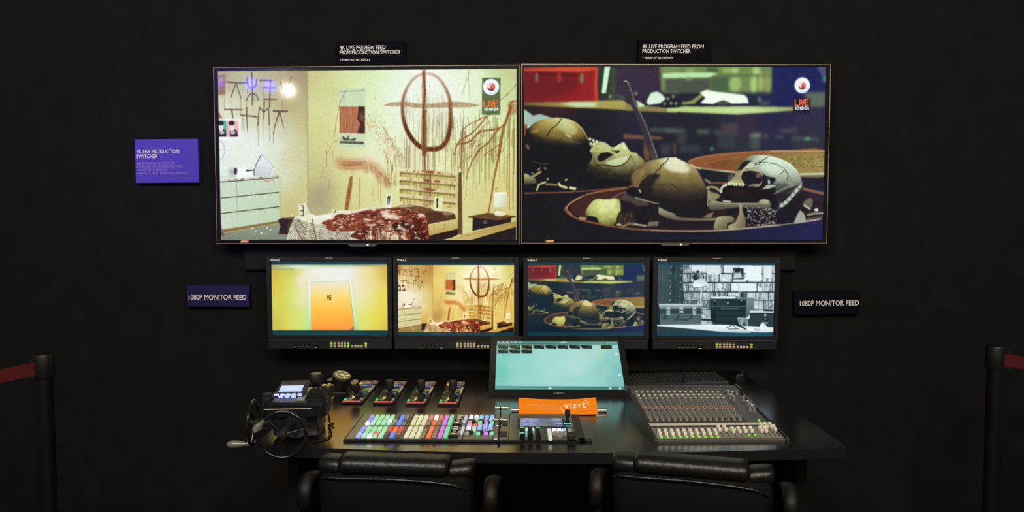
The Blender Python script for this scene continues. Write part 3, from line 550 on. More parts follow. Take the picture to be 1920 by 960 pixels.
    p.poly(B([(-40, 502), (130, 480), (300, 484), (780, 480), (1230, 488), (1220, 522), (900, 545), (690, 562), (300, 545), (-40, 532)]), (184, 212, 134), 1, 1.4, grad=(B([(750, 500)])[0], B([(1220, 500)])[0], (148, 162, 96))); p.ell(P1(B, 720, 520), 60, 4, (214, 236, 170), .6, gauss=True)
    for q, c in [([(1310, 410), (1340, 350), (1400, 333), (1450, 360), (1495, 410), (1440, 450), (1320, 468), (1295, 440)], (216, 242, 216)), ([(1190, 420), (1240, 440), (1290, 480), (1220, 490)], (206, 240, 190))]: p.poly(A(q), c, 1, 1.3)
    p.poly(B([(100, 440), (200, 425), (300, 355), (330, 370), (230, 455), (110, 465)]), (150, 160, 78), .9, 1.3)
    p.poly(B([(285, 345), (350, 318), (440, 335), (730, 368), (765, 400), (775, 450), (610, 455), (520, 422), (420, 458), (290, 450), (340, 400)]), (242, 252, 236), 1, 1.1); p.poly(B([(420, 455), (520, 425), (600, 455), (520, 470)]), (90, 84, 60), .8, 1.2)
    p.poly(A([(1430, 460), (1530, 385), (1640, 420), (1640, 485), (1450, 490)]), (20, 26, 32), .9, 1.3)
    for x, y in [(1480, 455), (1545, 450), (1595, 452), (1515, 405), (1565, 385), (1190, 355), (935, 385)]: p.ell(P1(A, x, y), 3.2, 3.4, (126, 148, 132), .75, 1)
    p.poly(A([(990, 360), (1070, 380), (1110, 420), (1000, 400)]), (70, 88, 76), .8, 1.5); p.ell(P1(B, 830, 430), 8, 5, (26, 44, 44), .9, 2); p.ell(P1(B, 885, 415), 4, 6, (100, 130, 100), .7, 1.5); p.ell(P1(B, 940, 450), 10, 5, (62, 100, 90), .7, 2)
    # below the bench: soft boxes and a stool
    for q, c in [([(790, 745), (900, 745), (890, 905), (790, 900)], (88, 100, 88)), ([(790, 745), (905, 745), (895, 785), (795, 785)], (150, 178, 126)), ([(500, 650), (680, 645), (670, 760), (500, 760)], (94, 76, 78)), ([(-60, 700), (150, 705), (150, 740), (-60, 740)], (112, 134, 112)), ([(60, 740), (160, 740), (150, 850), (60, 850)], (74, 84, 78)),
                 ([(255, 708), (385, 712), (385, 752), (260, 752)], (124, 150, 118)), ([(430, 720), (500, 725), (500, 760), (430, 755)], (96, 124, 106)), ([(1210, 775), (1480, 790), (1480, 828), (1210, 815)], (84, 112, 96)), ([(1080, 705), (1260, 685), (1260, 745), (1100, 740)], (88, 96, 88)), ([(930, 750), (975, 750), (975, 800), (930, 800)], (100, 112, 96)), ([(680, 560), (860, 560), (860, 700), (690, 860)], (56, 36, 62)),
                 ([(470, 760), (640, 760), (640, 900), (470, 900)], (60, 66, 72)), ([(80, 860), (300, 860), (300, 940), (80, 940)], (60, 80, 74)), ([(1050, 770), (1130, 770), (1130, 800), (1050, 800)], (110, 124, 108)), ([(1210, 825), (1480, 830), (1480, 900), (1210, 900)], (52, 56, 66))]: p.poly(B(q), c, .52, 3)
    p.ell(P1(B, 1370, 800), 6, 3, (96, 160, 120), .8, 1.5); p.ell(P1(B, 410, 900), 4, 4, (80, 128, 104), .8, 1.5)
    p.poly(A([(1068, 750), (1250, 765), (1450, 780), (1450, 806), (1230, 806), (1070, 800)]), (124, 82, 60), .85, 1.5); p.poly(A([(1270, 830), (1330, 830), (1340, 960), (1280, 960)]), (118, 74, 52), .85, 1.8); p.poly(C([(1270, 0), (1325, 0), (1335, 100), (1290, 110)]), (118, 78, 52), .85, 1.8); p.poly(A([(1560, 840), (1600, 840), (1600, 960), (1570, 960)]), (96, 62, 50), .8, 1.8); p.poly(A([(1440, 860), (1540, 850), (1540, 960), (1450, 960)]), (66, 68, 76), .7, 2.5)
    p.poly(A([(1330, 690), (1600, 700), (1600, 735), (1340, 735)]), (74, 92, 84), .7, 2)
    # rear platter
    p.poly(D(spline([(168, 122), (230, 88), (400, 55), (620, 32), (900, 14), (1200, 6), (1540, 6), (1540, 270), (1310, 275), (1000, 250), (640, 236), (380, 210), (240, 175)], 3, True)), (138, 84, 50), 1, .6)
    p.poly(D([(330, 140), (450, 95), (700, 62), (1000, 40), (1540, 35), (1540, 225), (1200, 225), (640, 208), (420, 185)]), (122, 74, 42), .95, 1, grad=(D([(500, 130)])[0], D([(1400, 130)])[0], (150, 138, 74)), tex=.2, ts=5); p.speck(D([(900, 80), (1540, 60), (1540, 215), (1000, 215)]), (178, 170, 92), .5, .55, 6, 1.5, .5); p.speck(D([(330, 140), (1540, 60), (1540, 215), (640, 205)]), (84, 50, 32), .45, .6, 4, 1, .5)
    p.line(D(spline([(180, 128), (240, 92), (400, 60), (620, 38), (900, 20), (1200, 12), (1540, 16)], 4)), 3.2, (168, 108, 68), .8, .7); p.line(D([(1000, 20), (1540, 18)]), 3, (200, 206, 150), .6, 1)
    p.line(D(spline([(200, 150), (250, 178), (400, 205), (640, 226)], 4)), 3.2, (196, 206, 166), .95, .7); p.line(D([(1300, 245), (1540, 240)]), 4.4, (186, 214, 168), .95, .8); p.line(D([(1300, 268), (1540, 266)]), 2, (70, 110, 110), .8, .6)
    p.line(D([(330, 150), (480, 105), (700, 75)]), 1.2, (200, 150, 96), .5, .5)
    p.poly(D([(300, 190), (640, 240), (640, 330), (320, 320)]), (22, 24, 34), .95, 1); p.poly(D([(1310, 285), (1545, 280), (1545, 400), (1320, 385)]), (28, 27, 48), .95, 1)
    # left skull, its bowl and cloth
    p.poly(A([(60, 500), (110, 530), (165, 572), (230, 555), (290, 572), (365, 598), (200, 640), (110, 700), (60, 660)]), (168, 200, 184), .95, .9); p.poly(A([(60, 650), (110, 660), (90, 760), (60, 800)]), (150, 84, 50), .8, 1)
    gold = [(-.5, (13, 14, 20)), (.30, (15, 16, 22)), (.42, (44, 36, 26)), (.56, (98, 82, 40)), (.74, (142, 124, 58)), (.9, (178, 168, 92)), (1, (206, 210, 150))]
    p.poly(C([(60, 0), (720, 0), (720, 330), (430, 400), (60, 420)]), (14, 15, 22), .9, 2)
    shade(p, A(spline([(110, 960), (130, 900), (82, 830), (110, 720), (170, 650), (270, 610), (380, 592), (480, 598), (580, 630), (660, 700), (712, 790), (728, 870), (735, 1000), (400, 1200)], 4, True)), gold, (.12, -.93, .36), cen=P1(A, 405, 860), rad=(62, 52), tex=.035, ts=9)
    p.poly(A([(400, 690), (450, 615), (520, 625), (600, 690), (610, 740), (560, 770), (470, 730)]), (206, 214, 160), .55, 2.2); p.poly(A([(480, 740), (540, 770), (560, 800), (500, 780)]), (228, 232, 190), .6, 1)
    p.line(A([(452, 596), (430, 630), (400, 668), (345, 705), (322, 740), (305, 775)]), 1.7, (24, 20, 14), .95, .2); p.ell(P1(A, 190, 725), 9, 3, (190, 160, 84), .5, 1.5, rot=-.3); p.line(A([(120, 690), (140, 665)]), 2, (240, 236, 200), .8, .6); p.ell(P1(A, 112, 880), 3, 6, (150, 104, 60), .7, 1, rot=-.5)
    p.line(A([(520, 605), (600, 650), (670, 720), (715, 810)]), 1.3, (206, 206, 150), .8, .5); p.line(A([(350, 770), (450, 785), (560, 830), (640, 850)]), 2, (160, 150, 100), .35, 1)
    # second skull lying face up
    bone = [(-.4, (18, 18, 22)), (.05, (40, 36, 26)), (.35, (112, 108, 66)), (.65, (160, 160, 100)), (.9, (196, 204, 140)), (1, (222, 236, 184))]
    shade(p, C(spline([(690, 240), (712, 160), (760, 88), (745, 20), (760, -60), (830, -80), (900, -60), (960, -20), (1040, -60), (1075, -70), (1110, -20), (1150, 30), (1225, 62), (1285, 125), (1225, 180), (1155, 240), (1142, 320), (1000, 330), (860, 310), (740, 270)], 3, True)), bone, (.15, -.82, .5), cen=P1(C, 990, 130), rad=(62, 46), tex=.07, ts=7)
    p.poly(C(spline([(808, 90), (840, 38), (930, 28), (985, 48), (940, 70), (880, 108), (830, 120)], 3, True)), (16, 16, 18), .96, .6); p.poly(C(spline([(945, 0), (1000, 12), (1035, 10), (1010, 38), (970, 32)], 3, True)), (18, 18, 18), .95, .5); p.poly(C([(730, 80), (700, 140), (720, 60), (735, 10)]), (14, 14, 18), .9, .7)
    p.poly(C([(880, 130), (1000, 90), (1080, 70), (1140, 60), (1110, 110), (1030, 160), (940, 160)]), (224, 240, 196), .7, 1.2)
    p.line(C([(800, 152), (880, 156), (990, 168), (1060, 155), (1105, 125), (1145, 60)]), 1.5, (30, 28, 20), .95, .2); p.line(C([(775, 90), (800, 155), (860, 190), (875, 240), (895, 290), (892, 380)]), 1.6, (30, 28, 20), .9, .2); p.line(C([(1145, 75), (1180, 130), (1200, 175)]), 1, (70, 62, 40), .8)
    p.poly(C([(690, 235), (800, 285), (1140, 325), (1130, 390), (700, 400)]), (14, 14, 20), .85, 1.6)
    for x, y in [(735, 805), (768, 818), (800, 830), (742, 850), (775, 855)]: p.ell(P1(A, x, y), 2.4, 3, (226, 232, 186), .95, .6)
    for P, w in [([(745, 920), (800, 875), (860, 900), (930, 920), (1000, 960)], 5), ([(955, 890), (975, 920), (1030, 890), (1050, 870)], 2), ([(1040, 890), (1090, 930), (1200, 955)], 5), ([(790, 920), (850, 925)], 4)]: p.line(A(P), w, (190, 198, 128), .85, .7)
    # bones in the left bowl
    p.poly(C([(60, 238), (110, 245), (190, 290), (205, 345), (60, 345)]), (176, 178, 112), .95, .7, grad=(P1(C, 120, 260), P1(C, 120, 345), (60, 56, 40)))
    for P, w, c in [([(165, 270), (240, 225)], 4.5, (160, 150, 92)), ([(235, 185), (215, 205)], 3, (150, 140, 100)), ([(285, 180), (290, 195)], 4, (120, 105, 76)), ([(205, 405), (225, 350), (290, 325)], 3.4, (196, 196, 130)), ([(300, 345), (400, 352)], 4, (140, 120, 74)), ([(425, 340), (440, 362), (500, 380)], 4.5, (216, 214, 150)), ([(540, 382), (585, 390)], 5, (220, 228, 168)), ([(490, 305), (505, 300)], 3, (180, 190, 140)), ([(310, 290), (318, 300)], 3, (170, 166, 110)), ([(165, 115), (250, 145), (325, 142)], 1.2, (84, 66, 56)), ([(155, 230), (165, 240)], 2.5, (150, 150, 100))]: p.line(C(P), w, c, .95, .5)
    p.line(C(spline([(60, 438), (250, 432), (520, 425), (800, 405), (1105, 374)], 4)), 2.4, (126, 72, 48), .95, .4)
    # main bowl
    bowl = spline([(1105, 386), (900, 412), (700, 452), (570, 512), (490, 590), (540, 650), (640, 700), (850, 748), (1100, 786), (1350, 806), (1600, 812), (1850, 812), (2050, 806), (2350, 780), (2750, 738), (3050, 690)], 4)
    p.poly(C(bowl + [(3055, 500), (2870, 400), (1700, 330)]), (34, 20, 23), 1, .6); p.poly(C(spline([(540, 590), (600, 520), (760, 452), (1100, 396), (1110, 480), (900, 560), (700, 680)], 3, True)), (66, 34, 30), .9, 1.5)
    for i in range(len(bowl) - 1):
        x = bowl[i][0]; t = min(max((x - 1500) / 1400, 0), 1); c = [134 + (168 - 134) * t, 86 + (178 - 86) * t, 56 + (172 - 56) * t]; p.line(C(bowl[i:i + 2]), 3.2, c, .9, .4)
    p.line(C(spline([(660, 470), (560, 525), (505, 590), (560, 650)], 4)), 1.5, (222, 176, 124), .85, .5); p.line(C([(1090, 378), (700, 440)]), 1.4, (180, 120, 80), .6, .4)
    p.line(D(spline([(1325, 388), (1400, 408), (1540, 438)], 3)), 5, (138, 92, 66), .95, .6); p.line(D([(380, 332), (560, 332)]), 3, (140, 90, 56), .85, .6); p.poly(D([(1330, 420), (1540, 460), (1540, 640), (1400, 620)]), (40, 26, 40), .9, 1)
    # small broken piece at left
    shade(p, C(spline([(695, 650), (712, 580), (760, 520), (810, 492), (900, 497), (1020, 490), (1062, 590), (1020, 640), (975, 752), (830, 736), (815, 690), (770, 665)], 3, True)), [(-.3, (60, 56, 32)), (.3, (140, 138, 74)), (.65, (182, 188, 108)), (1, (222, 232, 160))], (.1, -.5, .8), cen=P1(C, 880, 620), rad=(38, 30), tex=.10, ts=6)
    p.poly(C(spline([(700, 690), (745, 668), (800, 690), (822, 728), (750, 715)], 3, True)), (20, 16, 16), .95, .5); p.line(C([(640, 684), (690, 690)]), 5, (176, 150, 106), .9, .5); p.line(C([(940, 495), (1040, 440), (1100, 420)]), 2.4, (110, 104, 76), .85, .4)
    # middle skull
    p.poly(C([(1105, 370), (1140, 310), (1300, 330), (1620, 640), (1620, 780), (1000, 770), (1000, 740), (1050, 660), (1040, 500), (1100, 430)]), (24, 18, 24), 1, 1)
    cran = C([(1140, 330), (1150, 260), (1220, 172), (1320, 112), (1450, 86), (1530, 79), (1600, 78)]) + D([(60, 88), (180, 142), (262, 202), (312, 290), (352, 370), (370, 450), (366, 560), (335, 650), (210, 682), (110, 668), (-60, 640)]) + C([(1440, 548), (1330, 500), (1240, 400)])
    shade(p, cran, [(-.5, (18, 15, 20)), (0, (24, 20, 24)), (.25, (50, 42, 32)), (.5, (100, 86, 50)), (.75, (142, 126, 74)), (.92, (182, 174, 120)), (1, (224, 226, 186))], (.10, -.90, .34), cen=P1(C, 1570, 400), rad=(76, 62), tex=.035, ts=9, blur=.4)
    p.poly(D(spline([(-60, 110), (-20, 100), (60, 100), (150, 150), (190, 200), (150, 230), (60, 225), (-40, 190)], 3, True)), (238, 240, 214), .75, 2.2); p.poly(C([(1480, 160), (1540, 110), (1610, 120), (1610, 200), (1500, 200)]), (222, 226, 186), .55, 2)
    p.poly(C(spline([(1150, 300), (1170, 220), (1240, 190), (1290, 210), (1270, 260), (1210, 370), (1165, 350)], 3, True)), (170, 138, 78), .55, 1.6); p.poly(C(spline([(1225, 330), (1290, 265), (1390, 240), (1440, 260), (1380, 330), (1360, 420), (1440, 545), (1330, 505), (1240, 420)], 3, True)), (26, 20, 22), .85, 1.8)
    p.line(C([(1525, 88), (1490, 130), (1448, 160), (1440, 190), (1400, 212), (1390, 250), (1365, 290)]), 1.7, (26, 20, 14), .95, .2); p.line(C([(1370, 352), (1420, 345), (1470, 348), (1545, 338), (1600, 370)]), 1.1, (44, 36, 26), .8, .2); p.line(D([(0, 345), (40, 370), (75, 385), (65, 430)]), 1.2, (44, 36, 26), .8, .2); p.line(D([(120, 480), (60, 620)]), 1, (30, 24, 22), .6); p.line(D([(340, 480), (260, 570), (180, 600)]), 1.4, (20, 16, 16), .7, .4)
    p.line(C([(1110, 385), (1160, 358), (1215, 372), (1240, 310), (1300, 262)]), 2.6, (150, 116, 70), .8, .5); p.poly(C([(1110, 390), (1200, 385), (1240, 410), (1160, 490), (1090, 480)]), (16, 13, 20), .95, .8); p.line(C([(1230, 400), (1245, 425)]), 2.4, (210, 200, 160), .9, .4)
    p.poly(C([(1030, 500), (1090, 430), (1180, 480), (1300, 500), (1330, 560), (1200, 560), (1140, 520)]), (86, 74, 66), .8, 1.6); p.line(C([(1190, 480), (1300, 510), (1430, 545)]), 2.6, (150, 138, 112), .9, .5); p.poly(C([(1330, 540), (1440, 545), (1430, 640), (1340, 650), (1310, 600)]), (22, 19, 28), .95, .7)
    for k in range(9): p.line(C([(1000 + k * 26, 740 - k * 2), (1012 + k * 26, 690), (1040 + k * 22, 640)]), 3, (96, 70, 54) if k % 2 else (60, 42, 36), .75, .5)
    p.poly(C([(1180, 620), (1300, 600), (1330, 700), (1290, 740), (1190, 750)]), (18, 15, 24), .9, 1)
    jaw = C([(1425, 570), (1500, 610), (1600, 645)]) + D([(40, 655), (110, 680), (300, 688), (460, 682), (455, 706), (250, 714), (60, 708)]) + C([(1600, 705), (1500, 680), (1425, 640)])
    p.poly(jaw, (152, 146, 114), 1, .5, grad=(P1(C, 1500, 610), P1(C, 1490, 690), (78, 72, 60))); p.poly(C([(1330, 720), (1430, 715), (1420, 760), (1310, 768)]), (120, 112, 92), .9, .7); p.line(C([(1060, 770), (1130, 740), (1190, 745)]), 5, (124, 110, 84), .9, .6); p.line(C([(1190, 745), (1300, 762)]), 3.4, (196, 190, 150), .8, .6); p.ell(P1(C, 1030, 750), 5, 2.4, (200, 188, 140), .9, .5)
    p.poly(D([(-60, 710), (250, 716), (450, 708), (440, 790), (0, 800)]), (24, 19, 28), .95, .8)
    # right skull
    p.poly(D([(500, 430), (510, 370), (640, 330), (1000, 330), (1100, 560), (1060, 740), (760, 740), (600, 540)]), (18, 14, 22), 1, 1)
    pale = [(-.5, (18, 17, 24)), (-.05, (34, 32, 36)), (.2, (86, 88, 78)), (.45, (146, 156, 136)), (.7, (188, 204, 180)), (.9, (214, 234, 212)), (1, (228, 246, 228))]
    shade(p, D(spline([(655, 235), (690, 165), (740, 105), (800, 66), (880, 55), (980, 62), (1080, 86), (1200, 142), (1272, 212), (1312, 300), (1326, 380), (1312, 480), (1300, 570), (1330, 640), (1250, 740), (1100, 740), (1060, 620), (1060, 470), (1040, 360), (960, 280), (900, 215), (760, 200)], 3, True)), pale, (.22, -.86, .42), cen=P1(D, 1040, 300), rad=(60, 54), tex=.05, ts=7, blur=.4)
    p.poly(D(spline([(1070, 560), (1180, 590), (1290, 560), (1310, 640), (1240, 740), (1080, 745)], 3, True)), (20, 17, 30), .9, 1.4); p.poly(D([(880, 190), (960, 130), (1080, 140), (1140, 200), (1100, 250), (1010, 250)]), (216, 236, 212), .6, 2.4); p.poly(D([(1040, 340), (1150, 330), (1200, 380), (1080, 430)]), (70, 76, 74), .7, 2)
    p.poly(D(spline([(640, 262), (660, 215), (740, 200), (860, 205), (915, 240), (925, 300), (880, 370), (740, 350), (600, 340), (560, 345), (600, 290)], 3, True)), (150, 142, 104), 1, .6)
    p.poly(D(spline([(682, 205), (700, 150), (745, 115), (800, 112), (806, 130), (740, 172), (700, 205)], 3, True)), (24, 22, 26), .97, .5); p.poly(D(spline([(800, 120), (830, 150), (815, 178), (770, 185), (720, 205), (740, 175)], 3, True)), (206, 216, 180), .9, .6)
    p.poly(D(spline([(705, 260), (730, 218), (800, 212), (880, 225), (918, 262), (900, 330), (820, 362), (755, 350), (720, 310)], 3, True)), (20, 16, 28), .98, .5); p.poly(D([(850, 235), (895, 230), (912, 270), (860, 280)]), (130, 110, 76), .8, .6); p.line(D([(700, 262), (715, 215), (800, 200), (890, 215), (925, 260)]), 2.4, (196, 196, 160), .8, .5)
    p.poly(D(spline([(925, 250), (980, 270), (1050, 285), (1030, 330), (960, 350), (920, 390), (915, 320)], 3, True)), (22, 19, 28), .95, .7); p.poly(D([(975, 290), (1000, 320), (990, 350), (975, 340)]), (210, 220, 200), .9, .4); p.poly(D([(910, 400), (960, 355), (1010, 350), (1060, 360), (1000, 385), (930, 395)]), (196, 206, 180), .9, .6); p.line(D([(790, 360), (860, 345)]), 2.4, (160, 175, 165), .8, .5)
    p.poly(D([(570, 260), (610, 240), (640, 250), (600, 310), (570, 300)]), (80, 84, 78), .9, .8); p.poly(D([(560, 350), (620, 300), (700, 300), (745, 345), (640, 345)]), (176, 170, 110), .95, .7)
    for i, (x, y) in enumerate([(505, 415), (512, 385), (530, 365), (552, 352), (580, 342), (605, 340), (632, 345), (660, 348), (690, 350), (722, 352)]): p.ell(P1(D, x, y), 2.2, 3.4, (228, 232, 200), .95, .4)
    p.poly(D(spline([(520, 400), (560, 370), (740, 366), (900, 400), (1000, 420), (1000, 510), (860, 525), (620, 520), (540, 480)], 3, True)), (18, 13, 20), .97, .8); p.poly(D([(560, 400), (700, 380), (760, 440), (640, 490)]), (40, 20, 30), .7, 2)
    p.line(D([(850, 140), (900, 120), (975, 72)]), 1.3, (22, 22, 22), .95); p.line(D([(840, 145), (880, 150), (900, 125), (960, 130), (1060, 145), (1140, 190), (1130, 215), (1090, 250)]), 1.2, (40, 42, 38), .85); p.line(D([(1145, 205), (1175, 240), (1170, 300)]), 1.8, (36, 36, 32), .9); p.line(D([(1170, 230), (1220, 330)]), 1, (110, 110, 90), .7)
    for k in range(17):
        t = k / 16; x = 1105 + 190 * t; y = 560 - 195 * t ** 1.3; p.ell(P1(D, x, y), 3.2, 4, (196, 204, 186) if k % 3 else (120, 126, 120), .9, .6)
    p.line(D(spline([(1075, 480), (1150, 420), (1230, 380), (1285, 345)], 4)), 4, (28, 26, 32), .85, .8); p.line(D([(1040, 440), (1150, 380), (1280, 345)]), 2, (166, 174, 156), .7, .6); p.line(D([(1090, 520), (1100, 560), (1040, 650)]), 1.4, (140, 150, 150), .7)
    # loose bones in front
    p.line(D(spline([(365, 380), (400, 372), (450, 380), (490, 410)], 3)), 4, (160, 166, 130), .9, .6); p.poly(D([(370, 390), (400, 420), (480, 440), (498, 470), (430, 510), (380, 510)]), (150, 148, 104), .9, .8); p.line(D([(378, 380), (372, 560)]), 1.6, (206, 210, 180), .8, .4); p.line(D([(345, 300), (390, 325)]), 4, (140, 140, 104), .9, .6)
    p.poly(D(spline([(375, 545), (400, 510), (450, 508), (520, 530), (700, 532), (860, 530), (900, 500), (960, 496), (1000, 530), (1000, 585), (930, 590), (690, 575), (560, 590), (430, 605), (385, 585)], 3, True)), (136, 136, 108), 1, .5, grad=(P1(D, 700, 520), P1(D, 700, 590), (72, 70, 64))); p.line(D([(430, 518), (540, 535), (850, 538)]), 1.3, (196, 196, 156), .7, .4); p.ell(P1(D, 945, 520), 9, 4.5, (176, 178, 140), .8, 1)
    p.line(D([(530, 515), (600, 520)]), 3, (220, 226, 200), .9, .5); p.poly(D([(560, 600), (660, 595), (640, 640), (560, 660)]), (16, 13, 20), .9, .8)
    p.poly(D(spline([(682, 548), (716, 545), (722, 620), (752, 690), (740, 785), (590, 795), (585, 755), (650, 720), (690, 620)], 3, True)), (160, 156, 118), 1, .5, grad=(P1(D, 640, 700), P1(D, 750, 740), (104, 98, 76))); p.poly(D(spline([(438, 795), (450, 710), (482, 668), (600, 662), (640, 690), (630, 722), (570, 735), (560, 795)], 3, True)), (168, 164, 118), 1, .5, grad=(P1(D, 480, 680), P1(D, 560, 790), (90, 82, 62)))
    p.poly(D([(750, 640), (860, 620), (900, 680), (840, 740), (770, 720)]), (14, 12, 22), .9, .8); p.poly(D([(380, 640), (430, 620), (410, 680), (320, 680)]), (140, 136, 100), .8, .7)
    p.speck(D([(770, 590), (900, 560), (1060, 600), (1070, 740), (860, 770), (760, 760)]), (170, 166, 156), .7, .58, 2.2)
    for _ in range(34):
        x = R.uniform(770, 1060); y = R.uniform(575, 765); p.line(D([(x, y), (x + R.uniform(-24, 30), y + R.uniform(-22, 22))]), R.uniform(1, 2.6), R.choice([(190, 192, 184), (120, 110, 104), (76, 66, 70), (214, 216, 210)]), R.uniform(.3, .7), .35)
    p.poly(D([(1235, 735), (1275, 640), (1300, 600), (1345, 640), (1362, 708), (1290, 728)]), (166, 174, 158), .95, .7); p.poly(D(spline([(1330, 545), (1360, 500), (1400, 482), (1428, 500), (1418, 560), (1390, 590)], 3, True)), (108, 106, 92), .95, .5); p.line(D([(1340, 555), (1398, 590)]), 3, (206, 206, 180), .9, .5); p.ell(P1(D, 1465, 600), 4, 3, (220, 224, 220), .95, .5); p.line(D([(1380, 650), (1440, 636), (1530, 632)]), 4, (150, 146, 130), .95, .6); p.line(D([(1380, 690), (1520, 670)]), 4, (84, 76, 66), .9, .8)
    p.line(C(bowl[36:]), 2.0, (176, 166, 140), .75, .4)
    p.line(C([(60, 880), (1600, 890)]), 30, (14, 15, 24), .0)
    # standing stick
    p.poly(A(spline([(1040, 300), (1052, 250), (1085, 228), (1118, 250), (1148, 330), (1175, 430), (1230, 540), (1300, 690), (1360, 830), (1400, 965), (1335, 965), (1250, 720), (1170, 530), (1120, 430), (1060, 360)], 4, True)), (50, 46, 56), 1, .5)
    p.line(A(spline([(1118, 252), (1148, 335), (1180, 440), (1235, 545), (1305, 695), (1390, 940)], 4)), 2.2, (136, 120, 98), .85, .6); p.line(A([(1070, 236), (1090, 231), (1112, 246)]), 1.6, (206, 206, 190), .9, .4); p.poly(C([(1325, 0), (1386, 0), (1415, 88), (1350, 95)]), (66, 60, 58), 1, .5); p.line(C([(1384, 0), (1412, 85)]), 1.6, (150, 138, 112), .8, .4)
    p.clean = np.clip(p.a.copy(), 0, 1)
    # on-screen badge
    p.ell(P1(B, 1312, 272), 15.6, 15.6, (60, 80, 190), .7, 1); badge(p, B, 1312, 275, 76, 1312, 278, 36)
    p.poly(B([(1225, 400), (1395, 400), (1395, 545), (1225, 545)]), (14, 14, 30), .75, 1.5); p.text(B, 1242, 415, 57, 31, 'LIVE', 2.4, (206, 44, 24), gap=.25); p.text(B, 1242, 415, 57, 31, 'LIVE', 1.2, (250, 150, 110), gap=.25); p.text(B, 1243, 488, 25, 16, '12:18:54', 1.3, (244, 248, 255), gap=.33)
    p.a += (p.noise(p.H, p.W, 4)[..., None] - .5) * .02; p.grain(.035); return p

def door_feed():
    S = 5.052; F = FR(490, 470, S); P1 = lambda x, y: F([(x, y)])[0]
    p = Pic(226, 142, F([(85, 108), (1186, 108), (98, 803), (1192, 803)]), 3, seed=2)
    p.field([P1(x, y) + (c,) for x, y, c in [(100, 200, (205, 182, 75)), (130, 350, (222, 200, 72)), (150, 520, (214, 212, 84)), (300, 400, (214, 230, 118)), (230, 300, (216, 214, 88)), (370, 300, (240, 232, 206)), (400, 420, (236, 232, 196)), (640, 220, (240, 240, 236)), (500, 210, (240, 238, 226)),
        (800, 220, (240, 240, 236)), (900, 300, (240, 230, 205)), (930, 420, (238, 232, 190)), (1000, 450, (230, 230, 142)), (1000, 250, (238, 222, 150)), (1130, 450, (234, 216, 88)), (1180, 200, (214, 184, 82)), (1175, 700, (210, 190, 85)), (1100, 650, (236, 220, 78)), (130, 700, (208, 196, 78)), (300, 680, (220, 224, 108)), (400, 690, (208, 228, 132)), (950, 680, (224, 226, 112)), (250, 170, (200, 205, 90))]], pw=3)
    p.poly(F([(80, 135), (1190, 135), (1190, 145), (900, 148), (830, 155), (600, 165), (540, 172), (300, 178), (85, 190)]), (176, 168, 100), 1, .5, grad=(P1(100, 170), P1(330, 150), (226, 240, 200))); p.ell(P1(480, 152), 30, 2.6, (246, 250, 240), .95, gauss=True); p.ell(P1(640, 150), 40, 2, (226, 236, 150), .6, gauss=True); p.line(F([(85, 188), (300, 178)]), 1.4, (150, 140, 75), .7, .5); p.poly(F([(850, 140), (1190, 140), (1190, 160), (860, 150)]), (206, 176, 84), .8, .8)
    p.poly(F([(430, 288), (832, 264), (846, 268), (912, 765), (430, 765)]), (240, 242, 236), 1, .35, grad=(P1(440, 400), P1(440, 720), (166, 234, 184)))
    p.line(F([(430, 300), (430, 760)]), 1, (170, 214, 110), .7, .3); p.line(F([(848, 290), (912, 755)]), 1.6, (214, 222, 120), .8, .5)
    p.poly(F([(455, 304), (820, 288), (880, 765), (463, 765)]), (240, 230, 202), 1, .25, grad=(P1(640, 310), P1(640, 440), (250, 222, 120)))
    b = p.pmask(F([(457, 420), (838, 420), (880, 765), (463, 765)]), .2); p.put(b, (250, 222, 120), 1, grad=(P1(640, 430), P1(640, 590), (254, 188, 68))); b = p.pmask(F([(459, 580), (858, 580), (880, 765), (463, 765)]), .2); p.put(b, (254, 188, 68), 1, grad=(P1(640, 600), P1(650, 760), (254, 152, 62)))
    p.line(F([(455, 304), (820, 288)]), .9, (150, 215, 130), .9); p.line(F([(820, 290), (876, 755)]), .8, (150, 150, 70), .7)
    p.text(F, 618, 428, 34, 18, '15', 1.4, (66, 52, 18), gap=.25); p.ell(P1(848, 735), 2.9, 3.4, (60, 58, 52)); p.ell(P1(843, 730), 1.5, 1.7, (225, 228, 220), 1, .2); p.line(F([(840, 745), (858, 736)]), .9, (220, 220, 210))
    for y0, y1 in ((100, 140), (755, 812)): p.poly(F([(70, y0), (1200, y0), (1200, y1), (70, y1 - (3 if y0 > 700 else 0))]), (14, 58, 68)); p.ell(P1(640, (y0 + y1) / 2), 90, 6, (14, 74, 76), .5, gauss=True)
    p.grain(.02); return p

